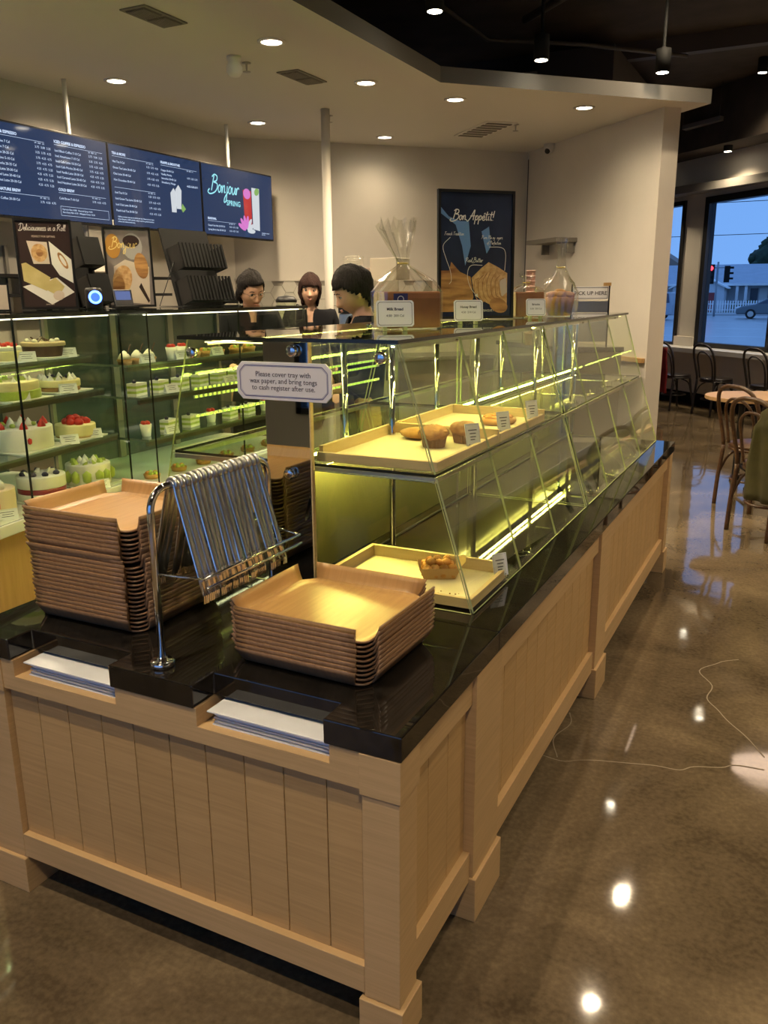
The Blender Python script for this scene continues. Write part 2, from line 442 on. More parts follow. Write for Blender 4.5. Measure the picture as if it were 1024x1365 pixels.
# curved valance above the windows
s = MB(); s.M = WF
pts = [(-2.1, -.02)] + [(a, -.14 - .16 * math.exp(-((a - .1) / .9) ** 2)) for a in [-2 + .25 * i for i in range(24)]] + [(8.9, -.14), (8.9, 0.0), (-2.1, 0.0)]
s.prism(pts, 2.85, 2.95).build('trim_2', M_FASCIA, kind='structure')
s = MB(); s.M = WF; s.box(-2.1, -.5, 3.32, 9.0, 0, 3.99).build('trim_3', M_DARK, kind='structure')
# wooden bumper rail on the partition wall
s = MB(); s.M = frame((-2.25, 7.91, 0), (1, -1, 0), (1, 1, 0)); s.box(.5, -.035, .955, 2.27, 0, .995).build('trim_5', M_OAKV, kind='structure', bevel=.003)
# round white column
MB().lathe([(.036, 0), (.036, 3.0)], (-3.08, 5.06, 0), 20).build('column', M_WALL, kind='structure')

# hexagon tile backsplash on the back wall
M_TILE = mat('hex_tile', (0.60, 0.57, 0.49), 0.3, var=.05, scale=5)
M_GROUT = mat('grout', (0.33, 0.30, 0.25), 0.9)
g = MB(); g.M = frame((-4.53, 5.70, 0), (1, 1, 0), (-1, 1, 0)); g.box(.0, -.006, 1.0, 2.1, 0, 1.69)
g.build('grout_bed', M_GROUT, wall_back)
TF = frame((-4.53, 5.70, 0), (1, 1, 0), (0, 0, 1))
hr = .078; hexme = None
hx = [(hr * .96 * math.cos(R(60 * i)), hr * .96 * math.sin(R(60 * i))) for i in range(6)]
tm = MB(); tm.prism(hx, 0.006, 0.013)
for c in range(17):
    for r_ in range(5):
        x = .08 + c * hr * 1.5; z = 1.10 + r_ * hr * 1.732 + (hr * .866 if c % 2 else 0)
        if z > 1.66 or x > 2.05: continue
        if hexme is None:
            ob = tm.build('tile', M_TILE, None); hexme = ob
        else:
            ob = hexme.copy(); COL.objects.link(ob)
        ob.parent = wall_back
        ob.matrix_basis = TF @ Matrix.Translation((x, z, 0))
s = MB(); s.M = frame((-4.53, 5.70, 0), (1, 1, 0), (-1, 1, 0)); s.box(.0, -.018, 1.685, 2.1, 0, 1.71).build('trim_6', M_WALL, kind='structure')

# ------------------------------------------------------------------ lamps
M_LENS = emat('lamp_lens', (1.0, 0.90, 0.70), 14.0)
M_TRIM = mat('lamp_trim', (0.75, 0.72, 0.66), 0.4)
def spot(parent, loc, power, size, blend=.7, rad=.045, target=None):
    ld = bpy.data.lights.new('lamp_light', 'SPOT'); ld.energy = power; ld.color = LIGHT_COL; ld.spot_size = R(size); ld.spot_blend = blend; ld.shadow_soft_size = rad
    lo = bpy.data.objects.new('lamp_light', ld); COL.objects.link(lo); lo.parent = parent; lo.location = loc
    return lo
DL_LAB = ['recessed round downlight in the white ceiling above the middle menu screen', 'large recessed downlight near the black ceiling edge, second vent beside it', 'recessed downlight in front of the pole of the third menu screen',
          'recessed downlight between the sprinkler vent and the fascia corner', 'recessed downlight lighting the back wall right of the white column', 'recessed downlight by the striped air grille near the fascia corner', 'recessed downlight closest to the end of the partition wall']
for i, (x, y) in enumerate(DOWNLIGHTS):
    t = thing('recessed_downlight', DL_LAB[i] if i < 7 else 'recessed round downlight in the white ceiling over the cake counter', 'ceiling light', (x, y, WHITE_CEILING_Z), 0, 'recessed downlights in the white ceiling')
    MB().lathe([(.062, -.001), (.085, -.001), (.085, -.006), (.064, -.010), (.060, -.004)], (0, 0, 0), 24).build('trim_ring', M_TRIM, t, local=True)
    MB().lathe([(.0005, -.006), (.060, -.005), (.060, -.0035), (.0005, -.0035)], (0, 0, 0), 24).build('lens', M_LENS, t, local=True)
    spot(t, (0, 0, -.02), DOWN_POWER * {4: .27, 6: .36, 5: 2.1, 2: .9}.get(i, 1.5), 155, 1.0)
TL_LAB = {0: 'black ceiling spotlight nearest the fascia over the long straight edge', 1: 'black ceiling spotlight above the fascia corner', 2: 'black ceiling spotlight above the far end of the fascia', 3: 'black ceiling spotlight washing the wall above the seating windows'}
for i, (x, y, z) in enumerate(TRACK_LIGHTS):
    t = thing('ceiling_spotlight', TL_LAB.get(i, 'black can spotlight hung from the dark open ceiling'), 'ceiling light', (x, y, z), 0, 'black spotlights in the dark ceiling')  # the default label also falls on the added pier fill lamp
    MB().lathe([(.048, 0), (.055, 0), (.055, .16), (.02, .17), (.012, .18), (.012, 4.0 - z), (.010, 4.0 - z), (.010, .165), (.048, .15)], (0, 0, 0), 20).build('can', M_BLACKM, t, local=True)
    MB().lathe([(.0005, -.002), (.044, -.001), (.046, .012), (.0005, .012)], (0, 0, 0), 20).build('lens', M_LENS, t, local=True)
    spot(t, (0, 0, -.01), TRACK_POWER * {0: .03, 1: .03, 2: .04, 3: .5}.get(i, (.55 if x < 0 and y > 1 else 1.4) if z > 3.5 else .7), 130, .9)

t = thing('pendant_lamp', 'large round pinkish pendant lamp over the seating area, right of the counter', 'pendant lamp', (.72, 6.2, 2.6))
MB().lathe([(.0005, 0), (.33, .005), (.35, .03), (.35, .06), (.02, .10), (.012, .12), (.012, 1.39), (.0005, 1.39)], (0, 0, 0), 36).build('shade', M_BLACKM, t, local=True)
MB().lathe([(.0005, -.006), (.32, -.004), (.325, -.001), (.0005, -.001)], (0, 0, 0), 36).build('diffuser', emat('lamp_diffuser', (1.0, .72, .52), 3.2), t, local=True)

# ------------------------------------------------------------------ things on the ceilings
M_VENT = mat('vent_dark', (0.10, 0.09, 0.075), 0.7)
def vent(loc, lab, w=.34, h=.30, rz=0.0, slats=9, light=False):
    t = thing('ceiling_vent', lab, 'vent', (*loc, WHITE_CEILING_Z), rz, None)
    MB().box(-w, -h / 2, -.008, w, h / 2, -.001).build('frame', M_TRIM if light else M_GREYV, t, local=True)
    for sgn in (-1, 1):
        MB().box(sgn * .012, -h / 2 + .02, -.010, sgn * (w - .02), h / 2 - .02, -.008).build('backing', M_VENT if not light else M_GREYV, t, local=True)
        for i in range(slats):
            y = -h / 2 + .03 + (h - .06) * i / (slats - 1)
            MB().box(sgn * .014, y - .004, -.016, sgn * (w - .022), y + .004, -.010).build('slat', M_GREYV, t, local=True)
M_GREYV = mat('vent_grey', (0.20, 0.18, 0.15), 0.7)
vent((-2.70, 2.62), 'grey twin ceiling vent nearest the camera', .17, .17, R(90))
vent((-2.69, 4.09), 'grey twin ceiling vent beside the sprinkler head', .19, .17, R(90))
t = thing('air_grille', 'long striped air grille in the white ceiling near the back corner', 'vent', (-2.24, 6.50, WHITE_CEILING_Z), R(-45))
MB().box(-.36, -.15, -.006, .36, .15, -.001).build('frame', M_TRIM, t, local=True)
for i in range(7):
    x = -.30 + i * .10
    MB().add([(x - .03, -.12, -.012), (x + .02, -.12, -.007), (x + .02, .12, -.007), (x - .03, .12, -.012)], [(0, 3, 2, 1)]).box(x - .03, -.12, -.012, x + .01, .12, -.007).build('slat', M_GREYV if i % 1 == 0 else M_TRIM, t, local=True)
def sprinkler(x, y, lab):
    t = thing('sprinkler_head', lab, 'sprinkler', (x, y, WHITE_CEILING_Z))
    MB().lathe([(.03, 0), (.03, -.004), (.008, -.006), (.006, -.035), (.004, -.05)], (0, 0, 0), 14).build('stem', M_GREYSTEEL, t, local=True)
    MB().lathe([(.002, -.05), (.026, -.052), (.026, -.055), (.002, -.056)], (0, 0, 0), 14).build('deflector', M_GREYSTEEL, t, local=True)
sprinkler(-2.82, 3.62, 'small sprinkler head below the white ceiling speaker')
sprinkler(-3.18, 5.30, 'small sprinkler head just left of the white column')
sprinkler(-1.92, 6.42, 'small sprinkler head between the air grille and the right downlight')
t = thing('ceiling_speaker', 'white bell-shaped speaker hanging from the white ceiling', 'speaker', (-2.80, 3.46, WHITE_CEILING_Z))
MB().lathe([(.045, 0), (.045, -.02), (.035, -.035), (.05, -.06), (.05, -.09), (.03, -.115), (.001, -.12)], (0, 0, 0), 20).build('body', M_TRIM, t, local=True)
t = thing('security_camera', 'white dome security camera high on the partition wall', 'camera', (-1.93, 7.55, 2.93))
MB().lathe([(.055, .07), (.055, .02), (.045, 0), (.02, -.02), (.001, -.024)], (0, 0, 0), 20).build('housing', M_TRIM, t, local=True)
MB().ball((-.01, -.035, .0), .028).build('lens', M_BLACK, t, local=True)
# grey acoustic panels, duct and conduits under the dark ceiling
M_PANEL = mat('grey_panel', (0.16, 0.16, 0.17), 0.9)
for lab, pts in (('grey acoustic panel in the dark ceiling nearer the partition wall', [(-1.15, 10.9), (-.65, 10.45), (-.42, 10.95), (-.95, 11.55)]), ('grey acoustic panel in the dark ceiling further to the right', [(-.38, 10.75), (.28, 9.55), (.75, 10.0), (.0, 10.95)])):
    s = MB().prism(pts, 3.58, 3.63).build('acoustic_panel', M_PANEL, label=lab, cat='panel')
    for q in pts: MB().cyl((q[0] * .97 - .02, q[1] * .995, 3.63), (q[0] * .97 - .02, q[1] * .995, 4.0), .004, 6).build('hanger', M_DARK2, s)
def conduit(pts, r, lab):
    MB().tube(pts, r, 8).build('conduit', M_DARK2, label=lab, cat='pipe')
conduit([(-2.10, 4.9, 3.62), (-2.08, 6.1, 3.62), (-1.41, 6.6, 3.62), (-.65, 7.42, 3.62)], .018, 'dark conduit bending parallel to the ceiling fascia')
conduit([(-1.73, 6.0, 3.70), (-1.10, 5.42, 3.70), (-.4, 4.7, 3.70)], .03, 'thick dark pipe crossing diagonally under the black ceiling')
s = MB(); s.box(-2.1, 7.6, 3.45, -1.35, 11.0, 3.85).build('air_duct', M_DARK2, label='black rectangular air duct under the dark ceiling', cat='duct')
MB().box(-3.2, 4.9, 4.0 - .16, 5.2, 5.02, 4.0).build('beam', M_DARK2, kind='structure')
MB().box(-3.2, 8.2, 4.0 - .16, 5.2, 8.32, 4.0).build('beam', M_DARK2, kind='structure')

# ================================================================== SELF-SERVE COUNTER
HT = 0.74; ZB = 0.685
XL = -1.245; YE = 3.60
ctr = thing('serving_counter', 'long pale oak serving counter with black quartz top and feet', 'counter', (-.62, 1.8, 0))
mb = MB().prism([(0, 0), (0, .572), (XL, .572), (XL, 0), (-1.075, 0), (-1.075, .075), (-.745, .075), (-.745, 0), (-.503, 0), (-.503, .075), (-.174, .075), (-.174, 0)], ZB, HT)
mb.build('countertop', M_STONE, ctr, bevel=.003)
MB().prism([(0, .5735), (0, YE), (XL, YE), (XL, .5735)], ZB, HT).build('countertop', M_STONE, ctr, bevel=.003)
# hidden carcass
MB().box(-1.205, .27, .11, -.045, 3.55, .684).build('carcass', M_GAP, ctr)
MB().box(-1.205, .045, .11, -.045, .27, .605).build('carcass', M_GAP, ctr)
# front (short end)
mb = MB()
mb.box(-1.115, .004, .602, -.095, .030, .641)
for a, b2 in ((-.163, -.095), (-.735, -.499), (-1.115, -1.069)): mb.box(a, .004, .641, b2, .030, .6845)
mb.build('top_rail', M_OAK, ctr)
MB().box(-1.115, .003, .108, -.090, .030, .176).build('bottom_rail', M_OAK, ctr, bevel=.001)
for a, b2 in ((-.499, -.163), (-1.069, -.735)):
    MB().box(a - .012, .030, .630, b2 + .012, .262, .640).box(a - .012, .030, .640, a, .262, .6845).box(b2, .030, .640, b2 + .012, .262, .6845).box(a, .255, .640, b2, .262, .6845).build('paper_slot', M_OAK, ctr)
gx = [-1.115, -1.018, -.916, -.806, -.705, -.598, -.495, -.390, -.288, -.182, -.092]
for i in range(10): MB().box(gx[i] + .0012, .021, .170, gx[i + 1] - .0012, .034, .606).build('plank', M_OAK2, ctr, bevel=.0008, seg=1)
MB().box(-1.12, .0345, .165, -.09, .040, .61).build('backing', M_GAP, ctr)
def post(x0, x1, y0, y1, cap=True):
    MB().box(x0, y0, .10, x1, y1, .592 if cap else .684).build('post', M_OAK, ctr, bevel=.0012)
    if cap: MB().box(x0 - .004, y0 - .004, .592, x1 + .004, y1 + .004, .6845).build('post_block', M_OAK, ctr, bevel=.0012)
def foot(x0, x1, y0, y1, h=.098): MB().box(x0, y0, 0, x1, y1, h).build('foot', M_OAK, ctr, bevel=.002)
post(-.090, -.006, .004, .088); foot(-.099, .004, -.006, .097, .098)
post(-1.237, -1.117, .004, .088); foot(-1.243, -1.110, -.006, .097, .104)
# right-hand long side
MB().box(-.035, .089, .606, -.014, 3.47, .6845).build('top_rail', M_OAK, ctr)
MB().box(-.035, .089, .113, -.012, 3.47, .197).build('bottom_rail', M_OAK, ctr, bevel=.001)
for y0, y1 in ((.425, .610), (1.768, 1.940), (3.470, 3.570)):
    MB().box(-.07, y0, .1, -.003, y1, .684).build('post', M_OAK, ctr, bevel=.0012)
    foot(-.075, .007, y0 - .006, y1 + .006, .125)
def side_planks(y0, y1, n):
    for i in range(n):
        a = y0 + (y1 - y0) * i / n; b2 = y0 + (y1 - y0) * (i + 1) / n
        MB().box(-.044, a + .0012, .19, -.030, b2 - .0012, .61).build('plank', M_OAK2, ctr, bevel=.0008, seg=1)
side_planks(.088, .425, 3); side_planks(.610, 1.768, 11); side_planks(1.940, 3.470, 15)
# left-hand long side
MB().box(-1.233, .089, .606, -1.21, 3.5, .6845).build('top_rail', M_OAK, ctr)
MB().box(-1.233, .089, .113, -1.21, 3.5, .197).build('bottom_rail', M_OAK, ctr)
MB().box(-1.222, .089, .19, -1.206, 3.5, .61).build('side_panel', M_OAK2, ctr)
foot(-1.25, -1.17, 3.46, 3.57, .125)
# far end
MB().box(-1.237, 3.555, .11, -.006, 3.575, .684).build('end_panel', M_OAK2, ctr)

# wax paper in the two slots
for a, b2, lab, h in ((-.470, -.168, 'stack of white wax paper sheets in the counter slot below the short tray stack', .036), (-1.040, -.740, 'stack of white wax paper sheets in the counter slot below the tall tray stack', .037)):
    t = thing('wax_paper_stack', lab, 'paper', ((a + b2) / 2, .12, .641), 0, 'wax paper in the counter slots')
    n = 11; random.seed(3)
    for i in range(n):
        z = .6412 + h * i / n; dx = random.uniform(-.006, .004); y0 = .034 + random.uniform(-.006, .010) + (.0 if i else -.010)
        if i == n - 1: y0 -= .010; dx -= .012
        MB().box(a + dx, y0, z, b2 + dx, .235, z + h / n - .0003).build('sheet', M_PAPER, t)

# ================================================================== GLASS PASTRY CASE
Y0, YM, Y1c = .648, 1.925, 3.585
ZT = 1.436; ZS = 1.100; ZL = .7415
def xr(z): return -.100 - .31 * (z - .74)          # right sloping glass
def xl_(z): return -1.172 + .258 * (z - .74)       # left sloping glass
case = thing('pastry_case', 'two-tier sloped glass pastry case lit yellow on the oak counter', 'display case', (-.64, 2.1, HT))
MB().prism([(xr(ZT) + .012, .622), (xr(ZT) + .012, 3.60), (xl_(ZT) - .012, 3.60), (xl_(ZT) - .012, .622)], ZT, ZT + .010, mi=0, side=1).build('top_glass', [M_GLASSTOP, M_GEDGED], case)
def endpane(xa, xb, fa, fb, y, name, z0=ZL, z1=ZT - .001):
    # trapezoid in the x-z plane between xa(z) and xb(z)
    MB().pane((fa(z0), y, z0), (fb(z0), y, z0), (fb(z1), y, z1), (fa(z1), y, z1), .006).build(name, [M_GLASS, M_GEDGE], case)
for y in (Y0, Y1c):
    endpane(0, 0, lambda z: -.578, lambda z: xr(z) - .004, y, 'end_glass', ZL, ZS - .012)
    endpane(0, 0, lambda z: -.578, lambda z: xr(z) - .004, y, 'end_glass', ZS + .012, ZT - .002)
    endpane(0, 0, lambda z: xl_(z) + .004, lambda z: -.722, y, 'end_glass')
for y in (YM - .012, YM + .014):
    endpane(0, 0, lambda z: -.60, lambda z: xr(z) - .006, y, 'divider_glass', ZL, ZS - .012)
    endpane(0, 0, lambda z: -.60, lambda z: xr(z) - .006, y, 'divider_glass', ZS + .012, ZT - .002)
# smoked mirror on the near end
MB().box(-.720, .636, ZL, -.578, .651, ZT - .002).build('mirror_panel', M_MIRROR, case)
MB().box(-.578, .636, ZL, -.574, .651, ZT - .002).build('mirror_edge', M_TRAY, case)
MB().box(-.720, Y1c, ZL, -.578, Y1c + .012, ZT - .002).build('mirror_panel', M_MIRROR, case)
for (x, z) in ((-.620, 1.412), (-.641, 1.074), (-.965, 1.398), (-.36, 1.40)):
    bm_ = MB(); bm_.M = frame((x, .636 if -.73 < x < -.57 else .645, z), (1, 0, 0), (0, 0, 1))
    bm_.lathe([(.0005, 0), (.013, 0), (.016, .004), (.016, .016), (.012, .018), (.0005, .018)], (0, 0, 0), 18).build('standoff_bolt', M_CHROME, case)
# sloping panes, right side (one pane per section and tier) and left side
joints = [.652, 1.065, 1.465, YM - .016]; joints2 = [YM + .018, 2.30, 2.695, 3.085, 3.582]
for js in (joints, joints2):
    for i in range(len(js) - 1):
        for z0, z1 in ((ZL + .001, ZS - .004), (ZS + .006, ZT - .003)):
            a, b2 = js[i] + .002, js[i + 1] - .002
            MB().pane((xr(z0), a, z0), (xr(z0), b2, z0), (xr(z1), b2, z1), (xr(z1), a, z1), .005).build('front_pane', [M_GLASS, M_GEDGE], case)
for a, b2 in ((.654, 1.9), (1.93, 3.58)):
    for z0, z1 in ((ZL + .001, ZS - .004), (ZS + .006, ZT - .003)):
        MB().pane((xl_(z0), b2, z0), (xl_(z0), a, z0), (xl_(z1), a, z1), (xl_(z1), b2, z1), .005).build('front_pane', [M_GLASS, M_GEDGE], case)
# middle shelves with slim rails
for a, b2 in ((.66, YM - .016), (YM + .018, 3.575)):
    MB().pane((-.600, a, ZS), (xr(ZS) - .006, a, ZS), (xr(ZS) - .006, b2, ZS), (-.600, b2, ZS), .008).build('shelf', [M_GLASS, M_GEDGED], case)
    MB().pane((xl_(ZS) + .006, a, ZS), (-.70, a, ZS), (-.70, b2, ZS), (xl_(ZS) + .006, b2, ZS), .008).build('shelf', [M_GLASS, M_GEDGED], case)
    MB().box(-.600, a - .002, ZS - .018, xr(ZS) - .01, a + .010, ZS - .005).build('shelf_rail', M_STEEL, case)
    MB().box(xl_(ZS) + .01, a - .002, ZS - .018, -.70, a + .010, ZS - .005).build('shelf_rail', M_STEEL, case)
    MB().box(xr(ZS) - .012, a, ZS - .020, xr(ZS) - .004, b2, ZS - .006).build('shelf_rail', M_STEEL, case)
    MB().box(xl_(ZS) + .004, a, ZS - .020, xl_(ZS) + .012, b2, ZS - .006).build('shelf_rail', M_STEEL, case)
# spine: olive backed panel in the lower tier, clear glass in the upper one
for a, b2 in ((.70, YM - .02), (YM + .02, 3.56)):
    MB().box(-.655, a, ZL, -.648, b2, ZS - .03).build('spine_panel', M_OLIVE, case)
    MB().box(-.600, a, ZL, -.594, b2, ZL + .006).build('spine_track', M_BLACK, case)
    MB().pane((-.652, a, ZS + .02), (-.652, b2, ZS + .02), (-.652, b2, ZT - .02), (-.652, a, ZT - .02), .006).build('spine_glass', [M_GLASS, M_GEDGE], case)
# chrome posts and brackets
for y in (1.125, 1.90, 2.72, 3.45):
    MB().cyl((-.566, y, ZL), (-.566, y, ZT - .002), .010, 16).build('chrome_post', M_CHROME, case)
    MB().cyl((-.74, y, ZL), (-.74, y, ZT - .002), .010, 16).build('chrome_post', M_CHROME, case)
    for z in (ZS - .022, ZT - .016):
        MB().tube([(-.566, y, z), (xr(z) - .03, y, z)], .004, 8).build('bracket_arm', M_CHROME, case)
# LED strips: under the shelf along the spine, and under the top glass
for a, b2 in ((.70, YM - .03), (YM + .03, 3.55)):
    for xa in (-.622, -.592):
        MB().box(xa, a, ZS - .014, xa + .008, b2, ZS - .011).build('led_strip', M_LED, case)
    MB().box(-.630, a, ZS - .0108, -.578, b2, ZS - .0062).build('led_channel', M_STEEL, case)
    MB().box(-.700, a, ZS - .016, -.692, b2, ZS - .010).build('led_strip', M_LEDG, case)
    for xa in (xr(ZT) - .045, xl_(ZT) + .037):
        MB().box(xa, a, ZT - .013, xa + .008, b2, ZT - .010).build('led_strip', M_LED, case)
        MB().box(xa - .004, a, ZT - .0098, xa + .012, b2, ZT - .002).box(xa + (.009 if xa > -.6 else -.003), a, ZT - .020, xa + (.012 if xa > -.6 else -.001), b2, ZT - .0098).build('led_channel', M_STEEL, case)
MB().box(xl_(ZT) + .05, .668, ZT - .010, -.73, .672, ZT - .007).build('led_strip', M_LEDS, case)

# glowing dots on added rails, standing in for green LED reflections on the glass
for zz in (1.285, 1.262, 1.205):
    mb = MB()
    mb.box(-.998, .67, zz, -.995, 1.88, zz + .009).build('reflection_mount', M_STEEL, case)
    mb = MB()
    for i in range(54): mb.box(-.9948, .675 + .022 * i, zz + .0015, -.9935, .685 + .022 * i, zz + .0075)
    mb.build('reflection_dots', M_GREFL, case, kind='stuff')
# sign hung on the near glass
M_SIGN = mat('sign_white', (0.80, 0.80, 0.84), 0.5)
sg = thing('instruction_sign', 'white octagonal-cornered sign asking to cover tray with wax paper', 'sign', (-.652, .628, 1.33))
def octa(w, h, c): return [(-w + c, -h), (w - c, -h), (w, -h + c), (w, h - c), (w - c, h), (-w + c, h), (-w, h - c), (-w, -h + c)]
SF = frame((-.652, .626, 1.329), (1, 0, 0), (0, 0, 1))
mb = MB(); mb.M = SF; mb.prism(octa(.152, .0515, .018), -.006, 0).build('board', M_SIGN, sg, bevel=.001)
def outline(poly, w, m, parent, M, lift=.0006, name='border'):
    q = MB(); q.M = M
    n = len(poly)
    for i in range(n): ribbon(q, [poly[i], poly[(i + 1) % n]], w, lift)
    return q.build(name, m, parent)
outline(octa(.141, .0425, .017), .0018, M_INKB, sg, SF)
outline(octa(.1385, .040, .0165), .0008, M_INKB, sg, SF)
lettering('Please cover tray with\nwax paper, and bring tongs\nto cash register after use.', SF @ Matrix.Translation((0, .0285, .0006)), .0198, M_INK, sg, align='CENTER', line=.92)

# ================================================================== TRAYS, STACKED
TRAY_W, TRAY_D, TRAY_H = .385, .352, .040
def tray_mesh():
    W2, D2, r = TRAY_W / 2 - .028, TRAY_D / 2 - .028, .028
    prof = [(0, 0), (.006, .003), (.014, .013), (.022, .027), (.028, TRAY_H)]
    vs = []; fs = []
    # floor: rounded rectangle as a fan of rings
    base = []
    for (cx, cy, a0) in ((W2 - r, D2 - r, 0), (-(W2 - r), D2 - r, 90), (-(W2 - r), -(D2 - r), 180), (W2 - r, -(D2 - r), 270)):
        base += arc((cx, cy), r, R(a0), R(a0 + 90), 6)
    n = len(base)
    for k in (0.0001, .5, .9, 1.0): vs += [(p[0] * k, p[1] * k, 0) for p in base]
    for k in range(3):
        for i in range(n):
            j = (i + 1) % n
            fs.append((k * n + i, k * n + j, (k + 1) * n + j, (k + 1) * n + i))
    # curled corner ends (low edge between the lips)
    o = len(vs)
    for i, p in enumerate(base):
        q = i % 7
        up = (abs(q - 3) / 3) ** 1.5 * .004
        d = Vector((p[0] - math.copysign(W2 - r, p[0]), p[1] - math.copysign(D2 - r, p[1])))
        d = d.normalized() if d.length > 1e-6 else d
        vs.append((p[0] + d.x * .006, p[1] + d.y * .006, .002 + up))
    for i in range(n):
        j = (i + 1) % n
        fs.append((3 * n + i, 3 * n + j, o + j, o + i))
    # lips on the four sides
    for side in range(4):
        L = (W2 - r) if side in (0, 2) else (D2 - r)
        off = D2 if side in (0, 2) else W2
        a = side * math.pi / 2
        k0 = len(vs); m = 9
        for (d, z) in prof:
            half = L + .004 + d * .45 + (z / TRAY_H) * .004
            for i in range(m):
                t = -1 + 2 * i / (m - 1)
                x, y = t * half, -(off + d)
                vs.append((x * math.cos(a) - y * math.sin(a), x * math.sin(a) + y * math.cos(a), z))
        for i in range(len(prof) - 1):
            for j in range(m - 1):
                fs.append((k0 + i * m + j, k0 + i * m + j + 1, k0 + (i + 1) * m + j + 1, k0 + (i + 1) * m + j))
    mb = MB(); mb.add(vs, fs, True)
    return mb
def tray_proto(m, lab, grp):
    ob = tray_mesh().build('serving_tray', [m, M_WALNUT], label=lab, cat='tray', group=grp)
    bm = bmesh.new(); bm.from_mesh(ob.data); bmesh.ops.remove_doubles(bm, verts=bm.verts, dist=.0004); bmesh.ops.recalc_face_normals(bm, faces=bm.faces)
    bm.to_mesh(ob.data); bm.free()
    md = ob.modifiers.new('thickness', 'SOLIDIFY'); md.thickness = .0045; md.offset = 1; md.material_offset_rim = 1
    return ob
def tray_stack(cx, cy, n, z0, pitch, lab, toplab, grp, gap=()):
    pr = tray_proto(M_WALNUT, lab, grp)
    z = z0
    for i in range(n):
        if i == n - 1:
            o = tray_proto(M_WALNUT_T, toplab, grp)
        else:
            o = pr if i == 0 else dup(pr)
        o.location = (cx + random.uniform(-.0015, .0015) - (.003 if i >= n * .62 and n > 15 else 0), cy + random.uniform(-.0015, .0015) - (.004 if i >= n * .62 and n > 15 else 0), z)
        o.rotation_euler = (0, 0, R(random.uniform(-.35, .35) + (-.9 if n < 15 else .4)))
        z += pitch * random.uniform(.93, 1.07) + (.006 if i in gap else 0)
random.seed(11)
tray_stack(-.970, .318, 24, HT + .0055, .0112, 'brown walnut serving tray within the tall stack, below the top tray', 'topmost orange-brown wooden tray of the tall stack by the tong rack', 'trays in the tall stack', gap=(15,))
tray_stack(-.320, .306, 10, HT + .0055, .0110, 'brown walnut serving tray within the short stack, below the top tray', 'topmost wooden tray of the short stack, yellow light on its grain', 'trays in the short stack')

# ================================================================== TONG RACK AND TONGS
rack = thing('tong_rack', 'chrome tong rack standing on the black counter between the tray stacks', 'rack', (-.63, .28, HT))
RX = -.628
def flange(y): MB().lathe([(.0005, 0), (.026, 0), (.028, .003), (.028, .012), (.025, .015), (.012, .016), (.012, .022), (.0005, .022)], (RX, y, HT), 28).build('base_flange', M_CHROME, rack)
flange(.052); flange(.50)
path = [(RX, .052, HT + .015), (RX, .052, 1.10)] + [(RX, .052 + .05 - .05 * math.cos(a), 1.10 + .05 * math.sin(a)) for a in [R(12 * i) for i in range(1, 8)]] + [(RX, .102, 1.15)]
path = path[:-1] + [(RX, .45, 1.1475)] + [(RX, .45 + .05 * math.sin(R(15 * i)), 1.0975 + .05 * math.cos(R(15 * i))) for i in range(1, 7)] + [(RX, .50, HT + .015)]
MB().tube(path, .0085, 14).build('frame_tube', M_CHROME, rack)
for dz, dx in ((0, 0), (-.022, .004)):
    MB().cyl((RX + .104 + dx, .09, .951 + dz), (RX + .104 + dx, .485, .951 + dz), .0035, 8).build('lower_rod', M_CHROME, rack)
for y, y2 in ((.0925, .0525), (.4825, .4995)): MB().cyl((RX + .104, y, .951), (RX, y2, .96), .0025, 8).build('rod_arm', M_CHROME, rack)
# one pair of tongs: bent strap over the bar, two blades, lock ring
def tongs_proto():
    t = thing('serving_tongs', 'long chrome serving tongs hung over the rack bar among identical pairs', 'tongs', (RX, .1, 1.1475), 0, 'tongs on the chrome rack')
    mb = MB()
    hw = .0090; th = .0012
    def strap(pts, w):
        n = len(pts); vs = []; fs = []
        for (x, z), ww in zip(pts, w):
            for y in (-ww, 0, ww): vs.append((x + (.002 if y == 0 else 0) * math.copysign(1, x), y, z))
        for i in range(n - 1):
            for k in range(2):
                fs.append((3 * i + k, 3 * i + k + 1, 3 * i + 3 + k + 1, 3 * i + 3 + k))
        return vs, fs
    for sgn in (1, -1):
        pts = [(0, .0125), (sgn * .008, .0095), (sgn * .0125, .0), (sgn * .017, -.02), (sgn * .030, -.06), (sgn * .052, -.13), (sgn * .074, -.20), (sgn * .088, -.245)]
        w = [.0085, .0085, .0085, .0088, hw, hw, hw, .009]
        vs, fs = strap(pts, w)
        q = MB().add(vs, fs, True); o = q.build('blade', M_BLADE, t, local=True)
        md = o.modifiers.new('thickness', 'SOLIDIFY'); md.thickness = th; md.offset = 0
        q = MB()
        for k in range(3): q.box(sgn * .0885 - .001, -.0075 + .0055 * k, -.262, sgn * .0895 + .001, -.0045 + .0055 * k, -.243)
        q.build('tip_teeth', M_CHROME, o, local=True)
    MB().tube([(.0150 * math.cos(R(20 * i)), 0, .0150 * math.sin(R(20 * i)) - .0005) for i in range(-1, 11)], .0058, 8).build('hinge_loop', M_STEEL, t, local=True)
    return t
tp = tongs_proto(); random.seed(5)
ys = []
y = .128
for i in range(17):
    ys.append(y); y += .0188 + (.006 if i in (2, 9) else 0)
for i, y in enumerate(ys):
    o = tp if i == 0 else dup(tp)
    o.location = (RX, y, 1.1475); o.rotation_euler = (0, R(random.uniform(-1.2, 1.2)), R(-11 + random.uniform(-5, 5)))
tp['label'] = 'chrome serving tongs hung first on the rack bar, beside the bent front leg'

